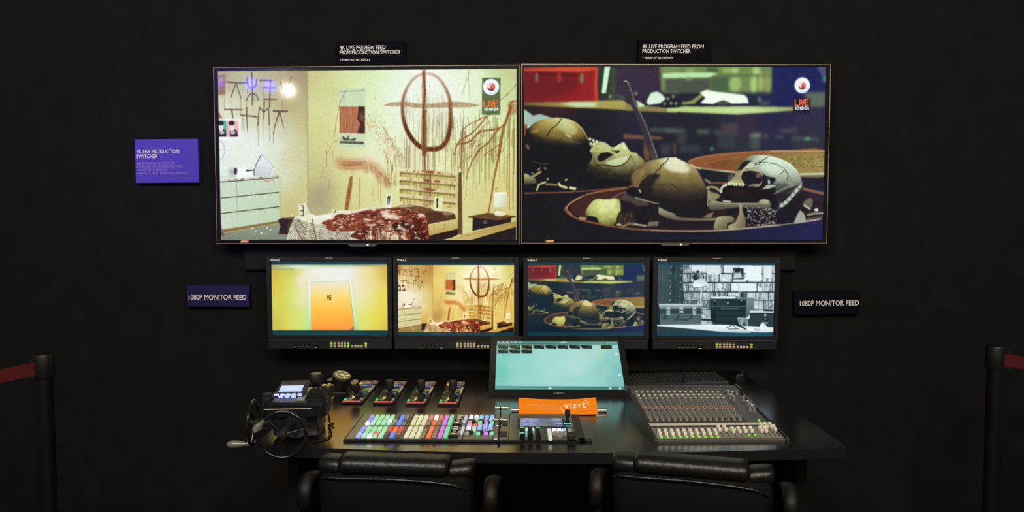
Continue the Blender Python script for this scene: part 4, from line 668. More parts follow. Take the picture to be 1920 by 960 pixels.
def bench_feed():
    S = 5.054; F = FR(1215, 470, S); P1 = lambda x, y: F([(x, y)])[0]; R = random.Random(3)
    p = Pic(226, 142, F([(92, 118), (1206, 122), (78, 808), (1184, 816)]), 3, seed=5)
    T = lambda g: (max(g * 1.10 - 26, 8), min(g * 1.04 + 1, 250), min(g * 1.03 + 7, 251))
    p.a[:] = np.array(T(38)) / 255
    def q(x0, y0, x1, y1, g, a=1, b=.15, **k): p.poly(F([(x0, y0), (x1, y0), (x1, y1), (x0, y1)]), T(g), a, b, **k)
    for j, (y0, y1) in enumerate([(148, 224), (233, 306), (317, 394), (405, 472), (481, 560), (568, 650)]):
        x = 330 - R.randint(0, 60) - 30 * j
        while x < 1210:
            w = R.randint(118, 152); g = R.choice([150, 175, 200, 215]) if x < 640 else R.choice([205, 220, 228]); g = g if j < 3 else g - 25
            q(x + 3, y0, x + w - 6, y1, g, 1, .3); q(x + 8, y0 + 6, x + w - 12, y1 - 6, g - R.choice([10, 25, 60]) if (x < 640 or x > 980) else g + 6, .7, .8, tex=.6, ts=2.5)
            p.speck(F([(x + 3, y0), (x + w - 6, y0), (x + w - 6, y1), (x + 3, y1)]), T(70), .55 if (x < 640 or x > 980) else .18, .56, 4, .3, 1.6); p.speck(F([(x + 3, y0), (x + w - 6, y0), (x + w - 6, y1), (x + 3, y1)]), T(240), .6, .56, 3, .3, 1.4)
            if x < 640 or x > 1000:
                for _ in range(7): u = R.uniform(x + 6, x + w - 10); p.line(F([(u, y0 + 4), (u + R.uniform(-6, 6), y1 - 4)]), R.uniform(.8, 2.4), T(R.choice([70, 95, 225])), R.uniform(.25, .6), .2)
            x += w
    for x0, y0, x1, y1, g in [(418, 150, 545, 208, 226), (562, 150, 690, 236, 222), (722, 150, 795, 218, 226), (930, 162, 1078, 290, 236), (1098, 152, 1175, 268, 226), (880, 320, 1010, 392, 232)]:
        q(x0, y0, x1, y1, g, 1, .2)
        for k in range(4): y = y0 + 14 + k * (y1 - y0 - 20) / 4; p.line(F([(x0 + 12, y), (x1 - 14, y)]), .6, T(g - 40), .35)
    q(804, 180, 908, 282, 28); p.poly(F([(812, 190), (850, 205), (880, 196), (900, 272), (806, 278)]), T(150), .9, .6); p.poly(F([(822, 232), (880, 226), (890, 270), (812, 274)]), T(206), .9, .5); p.ell(P1(850, 205), 5, 3, T(30), .9, .4)
    q(85, 148, 332, 512, 66); q(85, 148, 205, 512, 74, 1, .3)
    for _ in range(60): x = R.uniform(92, 325); y = R.uniform(150, 420); p.line(F([(x, y), (x + R.uniform(-5, 5), y + R.uniform(40, 130))]), R.uniform(.8, 2), T(R.choice([50, 88, 100, 58])), R.uniform(.3, .6), .2)
    p.line(F([(246, 150), (240, 510)]), 1.3, T(24), .9); p.line(F([(330, 150), (322, 510)]), 1.6, T(28), .8)
    for x, y in [(222, 168), (218, 228), (216, 290), (213, 352), (211, 412), (209, 478), (316, 182), (312, 246), (310, 312), (308, 374), (304, 440), (304, 500)]: p.ell(P1(x + 2, y + 2), 2.4, 2.4, T(26), .9, .3); p.ell(P1(x, y), 1.6, 1.7, T(150), .95, .2)
    q(332, 490, 345, 560, 120)
    # lamp
    p.ell(P1(480, 262), 11, 7, T(34), .95, .5); p.line(F([(508, 350), (505, 430), (500, 530)]), 2.7, T(226), 1, .2); p.line(F([(514, 360), (508, 520)]), .7, T(130), .8)
    p.poly(F(spline([(458, 215), (485, 205), (505, 225), (520, 275), (462, 290), (466, 250)], 3, True)), T(186), 1, .3, grad=(P1(505, 230), P1(465, 250), T(70))); p.ell(P1(474, 212), 3, 2.4, T(36))
    p.poly(F(spline([(428, 318), (455, 290), (515, 274), (548, 296), (566, 330), (555, 348), (470, 362), (432, 360)], 3, True)), T(206), 1, .25, grad=(P1(500, 285), P1(490, 350), T(238))); p.line(F([(434, 362), (500, 356), (560, 344)]), 1, T(40), .9)
    # boxes
    q(590, 452, 935, 705, 46); p.poly(F([(932, 458), (1002, 455), (1008, 580), (925, 640)]), T(132), 1, .2, grad=(P1(960, 460), P1(960, 640), T(90))); p.poly(F([(598, 444), (820, 440), (845, 452), (820, 462), (598, 462)]), T(222), 1, .25); p.poly(F([(840, 455), (1000, 455), (1000, 466), (840, 470)]), T(120)); p.line(F([(740, 440), (800, 436), (850, 446)]), 1.2, T(30))
    q(604, 470, 926, 528, 58, 1, .2, grad=(P1(640, 480), P1(900, 520), T(38))); p.line(F([(605, 534), (922, 532)]), 1.1, T(120), .8); p.line(F([(606, 570), (920, 575)]), 1.2, T(22), .9); p.line(F([(606, 622), (918, 630)]), 1.2, T(22), .9); p.line(F([(606, 672), (918, 680)]), 1.2, T(22), .9); q(690, 545, 860, 558, 96, .8, .5); q(606, 575, 640, 690, 30, .8, .6)
    for x in (636, 888): q(x - 12, 470, x + 12, 520, 22); q(x - 9, 474, x + 9, 488, 120)
    p.ell(P1(756, 500), 1.3, 1.5, T(225)); p.poly(F([(864, 390), (940, 390), (936, 458), (862, 452)]), T(150), 1, .2, grad=(P1(866, 420), P1(938, 420), T(70))); q(880, 400, 905, 450, 36, .9, .6)
    p.poly(F([(110, 540), (502, 540), (506, 704), (112, 704)]), T(86), 1, .2, grad=(P1(300, 620), P1(300, 700), T(102))); p.poly(F([(102, 512), (240, 508), (508, 518), (512, 548), (500, 556), (118, 560), (104, 540)]), T(176), 1, .2, grad=(P1(300, 515), P1(300, 552), T(120))); p.line(F([(108, 514), (506, 522)]), 1.4, T(222), .9); p.line(F([(118, 562), (500, 558)]), 1.4, T(30), .9); q(112, 606, 500, 612, 136, .7, .3); q(112, 560, 500, 604, 58, .8, .4)
    for x in (192, 316, 440):
        p.poly(F([(x - 22, 606), (x - 4, 612), (x - 40, 660), (x - 60, 656)]), T(42), .6, .6); h = 58 if x == 316 else 74; q(x - 16, 538, x + 16, 538 + h, 190, 1, .2); q(x - 8, 560, x + 8, 575, 40); q(x - 5, 590, x + 6, 600, 40)
    for k, w in enumerate((8, 7, 0, 9, 8, 9, 8, 9, 7, 9, 8)): q(244 + k * 12.5, 652, 244 + k * 12.5 + w, 664, 44, .9, .3)
    p.poly(F([(968, 582), (1195, 578), (1190, 722), (955, 722)]), T(56), 1, .2); p.poly(F([(962, 572), (1090, 570), (1195, 574), (1195, 594), (964, 594)]), T(214), 1, .2); p.line(F([(1095, 572), (1180, 574)]), 2, T(24)); q(1096, 600, 1124, 660, 30); q(1100, 604, 1118, 625, 200, 1, .3); q(1104, 640, 1114, 660, 160); q(1078, 682, 1134, 694, 190, .9, .3); q(960, 596, 1190, 606, 24, .7, .5)
    # table top and clutter
    p.poly(F([(82, 705), (500, 702), (700, 704), (1190, 728), (1186, 775), (900, 782), (700, 772), (420, 745), (80, 715)]), T(226), 1, .3); p.poly(F([(500, 706), (900, 715), (880, 740), (560, 725)]), T(240), .8, 1); p.poly(F([(82, 714), (420, 746), (700, 774), (900, 784), (1186, 776), (1186, 790), (78, 790)]), T(58), 1, .3, tex=.3)
    p.poly(F([(505, 665), (590, 672), (620, 690), (610, 702), (505, 702)]), T(200), .95, .3); p.line(F([(565, 680), (620, 695)]), 1.2, T(40)); p.poly(F([(850, 640), (948, 645), (940, 720), (866, 715)]), T(150), .75, .3); p.line(F([(850, 641), (948, 646)]), 1, T(220)); p.line(F([(850, 641), (866, 715)]), .8, T(220)); p.line(F([(948, 646), (940, 720)]), 1, T(226)); q(880, 655, 892, 710, 210, .6, .4); q(898, 690, 920, 715, 40, .9, .4)
    p.line(F([(832, 700), (880, 722), (925, 745)]), 4.4, T(36), 1, .3, w2=2.6); p.line(F([(740, 735), (800, 705), (830, 735), (860, 745)]), 1.4, T(60), .9); p.line(F([(760, 745), (850, 742)]), 1.4, T(70), .9); p.poly(F(spline([(1060, 760), (1062, 705), (1085, 692), (1110, 705), (1150, 762), (1090, 772)], 3, True)), T(238), 1, .4); p.line(F([(1088, 715), (1120, 750)]), .8, T(160)); p.poly(F([(930, 740), (990, 735), (1040, 760), (960, 772)]), T(246), .9, .5); p.line(F([(970, 775), (1050, 778)]), 1.2, T(70), .8); p.line(F([(1000, 745), (1060, 752)]), 1, T(90), .7)
    for y0, y1 in ((100, 150), (780, 830)): p.poly(F([(60, y0), (1220, y0), (1220, y1 + (4 if y0 < 200 else 0)), (60, y1)]), (14, 62, 82)); 
    p.ell(P1(900, 800), 60, 6, (20, 96, 112), .6, gauss=True)
    p.grain(.04); return p

def touch_ui():
    S = 1484 / 340; F = FR(860, 620, S); P1 = lambda x, y: F([(x, y)])[0]
    p = Pic(300, 169, F([(313, 93), (1292, 95), (297, 495), (1362, 495)]), 3, seed=6)
    p.field([P1(x, y) + (c,) for x, y, c in [(330, 230, (128, 204, 192)), (320, 350, (112, 198, 184)), (330, 450, (128, 198, 186)), (500, 300, (148, 212, 204)), (500, 430, (150, 212, 205)), (700, 250, (160, 216, 208)), (800, 350, (166, 218, 212)), (950, 320, (178, 220, 216)), (1000, 260, (172, 220, 212)), (900, 440, (156, 214, 206)), (1100, 420, (150, 210, 204)), (1200, 350, (146, 206, 200)), (1280, 430, (130, 192, 190)), (1280, 250, (140, 202, 196)), (1100, 180, (168, 216, 206)), (1320, 330, (122, 190, 188))]], pw=3)
    p.poly(F([(300, 85), (1300, 85), (1300, 128), (300, 128)]), (92, 150, 142), 1, .3, grad=(P1(700, 95), P1(700, 128), (60, 104, 98)))
    for x, w in [(332, 14), (364, 14), (400, 22), (434, 10), (467, 20), (503, 22)]: p.poly(F([(x - w / 2, 97), (x + w / 2, 97), (x + w / 2 + 2, 108), (x - w / 2, 108)]), (214, 236, 230), .9, .3)
    p.line(F([(322, 116), (422, 117)]), 1, (206, 214, 90), .9); p.text(F, 832, 100, 9, 6, '11:18:34', .8, (220, 240, 236), gap=.3); p.ell(P1(1210, 104), 1.4, 1.4, (226, 200, 180)); p.line(F([(1222, 104), (1275, 104)]), 1.6, (190, 214, 206), .8)
    for r, (y, n) in enumerate(((132, 8), (170, 3))):
        for k in range(n):
            x = 318 + 97 * k; c = (46, 54, 44) if r == 0 and k < 2 else (22, 34, 36)
            p.poly(F([(x - 2, y - 2), (x + 92, y - 2), (x + 92, y + 36), (x - 2, y + 36)]), (206, 210, 120) if r == 0 and k == 2 else (120, 176, 168), .9); p.poly(F([(x + 1, y + 1), (x + 88, y + 1), (x + 88, y + 33), (x + 1, y + 33)]), c)
            p.ell(P1(x + 6, y + 28), 1, 1, (235, 245, 240)); p.line(F([(x + 14, y + 29), (x + (40 if k < 3 else 76 - (k * 7) % 23), y + 29)]), .8, (190, 210, 205), .8); p.ell(P1(x + 74, y + 7), 2.4, 1.4, (76, 100, 100), .8)
    p.poly(F([(1156, 131), (1245, 131), (1249, 166), (1160, 166)]), (34, 40, 34)); p.line(F([(1144, 116), (1152, 122), (1178, 300), (1204, 495)]), 1, (176, 230, 120), .9); p.line(F([(1205, 119), (1235, 119)]), 1.6, (110, 226, 96), .9); p.line(F([(1142, 117), (1158, 114)]), 1, (110, 226, 96), .9)
    p.poly(F([(296, 468), (1365, 470), (1365, 500), (296, 500)]), (70, 120, 118), 1, .3, grad=(P1(800, 470), P1(800, 495), (104, 164, 160)))
    for x, y in [(1284, 208), (1316, 378), (748, 483), (1240, 484), (1320, 484)]: p.poly(F([(x - 10, y - 7), (x + 8, y - 7), (x + 12, y), (x + 8, y + 7), (x - 10, y + 7)]), (222, 240, 238), .9, .3)
    p.grain(.02); return p

def switch_lcd():
    S = 8.725; F = FR(960, 740, S); P1 = lambda x, y: F([(x, y)])[0]; R = random.Random(8)
    p = Pic(90, 20, F([(135, 376), (815, 384), (133, 508), (838, 512)]), 4, seed=3)
    p.field([P1(x, y) + (c,) for x, y, c in [(200, 390, (132, 140, 188)), (200, 480, (120, 126, 170)), (400, 400, (120, 128, 170)), (700, 395, (128, 132, 168)), (600, 450, (84, 94, 104)), (780, 480, (92, 104, 116)), (500, 490, (92, 100, 120))]])
    p.line(F([(210, 390), (280, 390)]), 1.6, (240, 230, 240)); p.line(F([(300, 392), (410, 394)]), 1.4, (170, 226, 190)); p.line(F([(640, 394), (800, 398)]), 1.2, (220, 220, 235)); p.line(F([(720, 460), (830, 462)]), 2, (170, 160, 230))
    for y in (412, 430, 448, 465, 482, 500):
        p.line(F([(145, y), (R.uniform(200, 260), y)]), .9, (176, 182, 220), .9); p.line(F([(285, y), (R.uniform(330, 380), y)]), .9, (186, 190, 224), .9)
    for x in range(340, 830, 78): p.line(F([(x, 412), (x + 50, 413)]), .8, (160, 166, 190), .8); p.line(F([(x, 498), (x + 56, 500)]), .8, (150, 158, 170), .8)
    return p
# ------------------------------------------------------------------ televisions and monitors
BED, SKU, DOOR, BEN, TCH, LCD = bedroom(), skulls(), door_feed(), bench_feed(), touch_ui(), switch_lcd()
SCREEN = screen_mat('lit_screen_glass', .07)
def television(label, pic, c, wz, rz, sw, sh, sx, sz, ledx):
    w, h = wz; t = thing('television', label, 'television', c, (0, 0, rz))
    f = MB(); b = .006
    for x in (-1, 1): f.box((x * (w / 2 - .005), .012, 0), (.010, .03, h), .002, 1)
    for z in (-1, 1): f.box((0, .012, z * (h / 2 - .004)), (w, .03, .008), .002, 1)
    f.box((0, .02, 0), (w - .004, .02, h - .004)); L, R, B, T = sx - sw / 2, sx + sw / 2, sz - sh / 2, sz + sh / 2
    for x0, x1, z0, z1 in ((-w / 2 + .006, L, -h / 2 + .004, h / 2 - .004), (R, w / 2 - .006, -h / 2 + .004, h / 2 - .004), (L, R, -h / 2 + .004, B), (L, R, T, h / 2 - .004)): f.box(((x0 + x1) / 2, .004, (z0 + z1) / 2), (x1 - x0, .012, z1 - z0))
    f.build('bezel', GLOSS, t)
    e = MB()
    for x in (-1, 1): e.box((x * (w / 2 + .0008), .012, 0), (.0022, .034, h + .003), .0006, 1)
    for z in (-1, 1): e.box((0, .012, z * (h / 2 + .0006)), (w + .003, .034, .0022), .0006, 1)
    e.build('edge_trim', RIM, t)
    MB().box((0, .046, -.02), (w * .9, .032, h * .82), .008).build('back_housing', BLK, t)
    picture('screen', pic.out(), sw, sh, SCREEN, t, T3(sx, .004, sz))
    s = MB().prism([(ledx - .072, 0), (ledx + .072, 0), (ledx + .052, -.013), (ledx - .055, -.013)], .02, T3(0, -.006, -h / 2)).build('status_bar', STEEL, t)
    MB().cyl((ledx + .023, -.0075, -h / 2 - .006), (ledx + .023, -.005, -h / 2 - .006), .004).build('status_light', glow((235, 245, 255), 1.3), s)
    k = MB().prism([(-w / 2 + .105, -h / 2 + .004), (-w / 2 + .141, -h / 2 + .004), (-w / 2 + .143, -h / 2 + .0135), (-w / 2 + .109, -h / 2 + .0135)], .001, T3(0, -.0034, 0)).build('badge', mat('peach_label', (236, 170, 125), .5), t); k['label'] = 'small peach label on the bottom bezel'
    return t
tvl = television('left of the two big wall screens, showing a blood-spattered yellow bedroom', BED, (-.683, 3.4525, 1.7212), (1.364, .783), math.atan2(-.045, 1.366), 1.334, .7505, .0005, .001, -.0205)
tvr = television('right of the two big wall screens, showing skulls in rusty bowls', SKU, (.6855, 3.443, 1.7246), (1.356, .783), math.atan2(.027, 1.35), 1.334, .761, -.004, .003, .005)
def warm(a):
    l = a.mean(-1, keepdims=True); k = np.clip((l - .55) / .4, 0, 1); t = np.array([1.12, .92, .60]); return np.clip(a * (t * (1 - k) + k * np.array([1.06, 1.0, .92])), 0, 1)
def cool(a): l = a.mean(-1, keepdims=True); return np.clip(a * np.array([.96, .90, .76]) + (1 - l) ** 2.5 * np.array([.0, .10, .14]), 0, 1)
def boxed(p, fn, top, bot):
    a = np.zeros((142, 226, 3)); a[:] = np.array((14, 58, 68)) / 255; n = 142 - top - bot; a[top:142 - bot] = resize(fn(p.clean), 226, n); return a
proto = {}
def monitor(label, pic, x0, lit, scr, roll=0):
    t = thing('broadcast_monitor', label, 'monitor', (x0 + .2805, 3.43, .857), (0, roll, 0), 'broadcast monitors in a row under the wall screens')
    w, h = .561, .4145; sx, sz, sw, sh = scr
    if not proto:
        b = MB(); L, R, B, T = sx - sw / 2, sx + sw / 2, sz - sh / 2, sz + sh / 2
        b.box((0, .05, .23), (w - .01, .07, h - .06), .01)
        for a, c, d, e in ((-w / 2, L, .046, h), (R, w / 2, .046, h), (L, R, .046, B), (L, R, T, h)): b.box(((a + c) / 2, .014, (d + e) / 2), (c - a, .03, e - d), .0015, 1)
        proto['bezel'] = b.build('bezel', DARK, t)
        proto['control_panel'] = MB().box((0, .014, .0225), (w - .006, .028, .045), .003).build('control_panel', DARK, t)
        proto['wall_bracket'] = MB().box((0, .1075, .22), (.16, .045, .14), .004).build('wall_bracket', BLK, t)
        proto['tally_lamp'] = MB().box((-.0, -.003, h - .006), (.038, .008, .005), .002).build('tally_lamp', STEEL, t)
        proto['logo'] = lettering('logo', [('ViewZ', -w / 2 + .018, h - .0195, .044, .0115)], WHITE, t, lambda x, z: (x, -.0015, z), .02)
        lx = lambda p: (p - 503) / 232 * w - w / 2; first = None
        for i, p in enumerate((553.3, 561.6, 569.7, 577, 592)):
            r = .007 if i < 4 else .0105; k = MB().cyl((0, 0, 0), (0, -.014, 0), r, r * .85, 16, bev=.002).build('knob', RUB, t, True, T3(lx(p), 0, .022)); proto.setdefault('knobs', []).append(k)
            q = MB().box((0, 0, 0), (.011, .001, .002)).build('knob_mark', WHITE, t, False, T3(lx(p), -.0003, .0105 if i < 4 else .006)); proto['knobs'].append(q)
        for r, z in enumerate((.0255, .0135)):
            for c, p in enumerate((621.9, 627.9, 635.3, 641.2, 647, 652.9, 660.5, 666.4, 672.2, 678.1, 685.7)):
                if r == 0 and 6 <= c < 10: continue
                k = MB().box((0, -.003, 0), (.0098, .006, .0092), .001, 1).build('button', mat('pale_button', (205, 180, 150), .5), t, False, T3(lx(p), 0, z)); k['rc'] = r * 20 + c; proto.setdefault('buttons', []).append(k)
                if r == 0 and c == 10: pass
        proto['marks'] = []
        for r, z in ((0, .0345), (1, .0055)):
            km = MB()
            for c, p in enumerate((621.9, 627.9, 635.3, 641.2, 647, 652.9, 660.5, 666.4, 672.2, 678.1, 685.7)):
                if r == 0 and 6 <= c: continue
                km.box((lx(p), -.0003, z), (.009, .001, .0022))
            proto['marks'].append(km.build('button_marks', mat('grey_print', (.22, .22, .22), .6), t))
        parts = [proto[k] for k in ('bezel', 'control_panel', 'wall_bracket', 'tally_lamp', 'logo')] + proto['marks'] + proto['knobs'] + proto['buttons']; proto['parts'] = parts
        here = proto['buttons']
    else:
        here = []
        for o in proto['parts']:
            c = dup(o, t)
            if o in proto['buttons']: here.append(c)
    for k in here:
        k.data = proto.setdefault('plain', k.data)
        if k['rc'] in lit:
            k.data = k.data.copy(); k.data.materials[0] = glow((150, 215, 20), 1.0); k['label'] = 'green lit button'
        del_ = k['rc']
    picture('screen', pic, sw, sh, SCREEN, t, T3(sx, .006, sz)); return t
S4 = (0, .2265, .518, .331)
monitor('broadcast monitor showing an orange door numbered 15, leftmost of the row', DOOR.out(), -1.1315, (0, 5, 25, 10), (0, .227, .518, .331))
monitor('broadcast monitor showing the bedroom in warm orange tones, second of the row', boxed(BED, warm, 7, 7), -.5660, (0,), S4)
monitor('broadcast monitor showing skulls in teal tones, behind the tilted touch screen', boxed(SKU, cool, 7, 7), .0145, (10,), S4)
monitor('broadcast monitor showing a grey brick workbench with tool boxes, rightmost of the row', BEN.out(), .5890, (0, 10), S4, math.radians(.25))
tag(MB().box((-.003, 3.5485, 1.34), (2.53, .023, .27), .004).build('mounting_board', mat('flat_black_board', (.006, .006, .0065), .8, spec=.2)), 'long flat black mounting board behind the two big screens', 'mounting board')
# ------------------------------------------------------------------ signs on the wall
PL = mat('navy_sign_board', (.0048, .0048, .0080), .7, spec=.02); PURPLE_LIT = mat('purple_lit_sign_board', (.060, .034, .40), .5, spec=.4); VIOLET_LIT = mat('violet_lit_sign_board', (.013, .010, .060), .5, spec=.2)  # purple and violet boards: glow of the purple stage light put into base colour
def sign(name, label, x0, x1, z0, z1, m, lines, tm, roll=0, bold=.012):
    cx, cz = (x0 + x1) / 2, (z0 + z1) / 2; t = thing(name, label, 'sign', (cx, 3.535, cz), (0, math.radians(roll), 0)); MB().box((0, .0125, 0), (x1 - x0, .025, z1 - z0), .0012, 1).build('board', m, t)
    lettering('lettering', [(a, x - cx, z - cz, w, h, *r) for a, x, z, w, h, *r in lines], tm, t, lambda x, z: (x, -.0012, z), bold * .5)
k = 3.535 / 1450
def at(u, v):                                          # reading aid: wall spot seen at a photo point
    p = math.radians(3.16); y = math.atan(15 / 1450); f = Vector((-math.sin(y) * math.cos(p), math.cos(y) * math.cos(p), -math.sin(p))); r = Vector((math.cos(y), math.sin(y), 0)); d = f + r * (u - 960) / 1450 + r.cross(f) * (480 - v) / 1450
    d *= 3.5335 / d.y; return d.x, 1.465 + d.z
def ln(txt, u0, u1, v0, v1, *r): a = at(u0, v1); b = at(u1, v0); return (txt, a[0], a[1], b[0] - a[0], b[1] - a[1], *r)
LT = mat('sign_white_print', (.80, .78, .76), .6); LIL = mat('sign_thin_print', (.30, .22, .62), .6); GRY = mat('sign_grey_print', (.26, .25, .25), .6)
DOT = '\u2022'
sign('sign', 'sign with purple light painted into its board, headed 4K LIVE PRODUCTION SWITCHER, left of the big screens', -1.759, -1.469, 1.604, 1.803, PURPLE_LIT, [ln('4K LIVE PRODUCTION', 256.3, 335.6, 280, 287.6), ln('SWITCHER', 256.5, 295, 289, 296.6)] + [ln(DOT, 257.3, 259.6, v + 1.2, v + 3.4) for v in (304, 310.3, 316.5, 322.8)], LT, -.4)
sg = bpy.data.objects['sign']; fr = lambda x, z: (x + 1.614, -.0012, z - 1.7035)
lettering('small_lettering', [(a, *ln(a, 261, u, v, v + 4.6)[1:]) for a, u, v in (('SNELL KAHUNA 360 SWITCHER', 327, 303.6), ('SNELL KAHUNA MAVERIK 2 M/E PANEL', 342.5, 309.9), ('SHARP 60" 4K DISPLAYS', 313.5, 316.2), ('VIEWZ 24" HD SDI BROADCAST MONITORS', 351.5, 322.6))], LIL, sg, fr, 0)
sign('sign', 'dark sign with violet light painted into its board, reading 1080P MONITOR FEED, left of the orange door monitor', -1.536, -1.2465, 1.034, 1.133, VIOLET_LIT, [ln('1080P MONITOR FEED', 353.8, 461.5, 552.6, 562.2)], LT, .35)
sign('sign', 'black sign reading 1080P MONITOR FEED, right of the workbench monitor', 1.256, 1.552, 1.002, 1.108, PL, [ln('1080P MONITOR FEED', 1499.8, 1610.5, 563.8, 573)], LT, -.6)
sign('sign', 'small black sign reading 4K LIVE PREVIEW FEED above the bedroom screen', -.829, -.518, 2.128, 2.241, PL, [ln('4K LIVE PREVIEW FEED', 637, 723, 85.2, 92.6), ln('FROM PRODUCTION SWITCHER', 637, 750.5, 94.2, 101.6), ln(DOT + ' SHARP 60" 4K DISPLAY', 638, 694, 109.8, 114.4, 0)], LT, -.3)
sign('sign', 'small black sign reading 4K LIVE PROGRAM FEED above the skull screen', .532, .856, 2.128, 2.243, PL, [ln('4K LIVE PROGRAM FEED FROM', 1204.6, 1319.5, 83.4, 90.8), ln('PRODUCTION SWITCHER', 1204.6, 1295, 92, 99.4), ln(DOT + ' SHARP 60" 4K DISPLAY', 1205, 1262, 106.6, 111.2, 0)], LT, .3)
# ------------------------------------------------------------------ desk
desk = thing('desk', 'long black control desk with a gently curved front edge', 'desk', (.08, 2.9, 0))
DK = mat('black_laminate', (.006, .0058, .005), .18, ior=3.2)
out = [(-.9, 3.5), (.92, 3.5)] + [(x - .08, 2.277 + .058 * ((x - .1) / .83) ** 2) for x in np.linspace(1.0, -.82, 25)]
m = MB(); m.loft([[(x, y - 2.9, .75), (x, .6, .75), (x, .6, .718), (x, y - 2.9, .718)] for x, y in out[2:]])
m.build('desktop', DK, desk)
m = MB(); q = out[2:]; R_ = [[(x, y - 2.9 - e, z) for e, z in ((0, .7495), (-.0 + .002, .7495), (.002, .7175), (0, .7175))] for x, y in q]; m.loft(R_).build('edge_band', mat('edge_black', (.006, .006, .006), .6, spec=.2), desk)
for x in (-.84, .86): MB().box((x, .1, .359), (.04, .9, .718), .003).build('leg_panel', BLK, desk)
MB().box((0, .56, .38), (1.66, .02, .676), .002).build('back_panel', BLK, desk)
# ------------------------------------------------------------------ production switcher
sw = thing('production_switcher', 'long black video switcher panel with rows of glowing keys', 'switcher', (0, 2.370, .7382)); sw.scale = (1.018, .93, 1)
MB().box((-.171, .181, .0155), (.746, .342, .007), .001, 1).box((.202, .024, .0155), (.04, .028, .007), .001, 1).build('base', BLK, sw)
m = MB()
for x0, x1 in ((-.537, -.508), (-.506, -.366), (-.364, -.178), (-.176, -.084), (-.082, -.036), (-.034, .175)):
    for y0, y1 in ((.013, .1565), (.159, .340)): m.box(((x0 + x1) / 2, (y0 + y1) / 2, .0205), (x1 - x0, y1 - y0, .003), .0006, 1)
m.build('faceplates', CHAR, sw)
lav, grn, mnt, gry, blu, tan, red, rdb, org, crm, pnk, mag, tea = (150, 150, 240), (165, 226, 172), (172, 226, 190), (118, 116, 90), (104, 138, 246), (134, 118, 96), (212, 78, 58), (252, 84, 56), (238, 116, 66), (226, 224, 178), (220, 122, 112), (214, 122, 228), (118, 222, 168)
keys = []                                             # x, y, colour, strength, width, depth
ROWS = [.285, .257, .217, .187, .128, .100, .060, .027]
SEC1 = [[lav, grn, grn, grn, grn, gry, blu, tan], [lav, grn, grn, grn, grn, gry, blu, tan], [lav, mnt, grn, grn, 'w', (130, 168, 130), blu, gry], ['w', mnt, grn, grn, mnt, tan, blu, tan],
        [lav, grn, grn, grn, grn, red, rdb, red], [lav, grn, grn, grn, grn, red, (252, 130, 60), red], [(190, 190, 250), mnt, mnt, (250, 112, 84), mnt, gry, blu, tan], [(176, 172, 246), mnt, 'w', mnt, mnt, gry, blu, gry]]
SEC2 = [[crm, crm, crm, pnk, 'p', pnk, mag, tea], [(228, 200, 150), crm, crm, pnk, 'p', pnk, mag, tea], [crm, crm, crm, tan, org, tan, mag, tea], [(226, 218, 150)] * 3 + [tan, (246, 110, 62), tan, mag, tea],
        [crm, crm, crm, gry, (240, 122, 84), tan, mag, tea], [crm, crm, crm, tan, (244, 120, 78), tan, mag, tea], [crm, crm, crm, tan, org, tan, mag, tea], [crm, crm, crm, tan, (250, 116, 66), tan, mag, tea]]
for S, x0, px in ((SEC1, -.5005, .0173), (SEC2, -.3515, .0173)):
    for r, row in enumerate(S):
        for c, k in enumerate(row): keys.append((x0 + px * c, ROWS[r], *( ((250, 248, 255), 1.6) if k == 'w' else ((255, 226, 226), 1.5) if k == 'p' else (k, .16 if k in (gry, tan) else .95)), .0126, .0195))
cy = (110, 190, 246)
S3 = [(.285, [('W', 0), ('W', 1), (cy, 2), (cy, 3), (cy, 4)]), (.252, [((230, 240, 250), 0), (mnt, 1), ((160, 205, 240), 2), ((170, 170, 240), 3), ((190, 205, 240), 4)]), (.205, [((190, 150, 120), 0), (tea, 1.9), (mag, 3.1), (tea, 4.1)]), (.166, [((190, 190, 240), 0), (rdb, 1), ((190, 180, 240), 2), ((150, 190, 245), 3), ((140, 200, 246), 4)]),
      (.130, [('W', 0), ((170, 215, 245), 1), ((150, 200, 245), 2), ((170, 190, 246), 3), ((160, 200, 240), 4)]), (.105, [((220, 225, 245), -.1), ((180, 225, 200), 1), ((150, 130, 240), 3.1)]), (.066, [((150, 140, 110), -.1), (tea, 1.9), (mag, 3.3), (tea, 4.3)])]
for y, row in S3:
    for k, c in row: keys.append((-.1645 + .0176 * c, y, *(((225, 240, 255), 1.7) if k == 'W' else (k, .95)), .0132, .0175))
for k in range(7): keys.append((.0935 + .0008 * 0, .112 - .0185 * k, (206, 180, 235) if k == 0 else (214, 228, 206), .9, .0125, .015))
for c in range(3):
    for k in range(5 if c == 1 else 4): keys.append((.1105 + .0148 * c, .112 - .0185 * k, *(((225, 240, 255), 1.6) if k < 2 and c < 2 else ((150, 205, 245), 1) if k < 2 else ((172, 156, 128), .42)), .0125, .016))
for k in range(5): keys.append((.158, .112 - .018 * k, (186, 174, 150), .45, .0125, .015))
for x in (.004, .0225, .041, .060): keys.append((x, .116, (214, 240, 222), 1.2, .0095, .016))
for y in (.268, .122): keys.append((-.182, y, (214, 214, 232), .8, .0095, .048)); keys.append((-.1835, y - .05, (206, 206, 226), .75, .0095, .024))
for y in (.222, .078): keys.append((-.205, y, (190, 170, 120), .55, .011, .012)); keys.append((-.191, y - .002, (190, 170, 120), .5, .008, .012))
keys.sort(key=lambda q: q[1])
KM = {}
def keymesh(mb, q): x, y, c, s, wd, dp = q; mb.use(glow(c, s) if s > .3 else (KEYG if c == gry else TAN)); return mb.box((0, 0, .0262), (wd, dp, .0085), .0022, 2, None, .94)
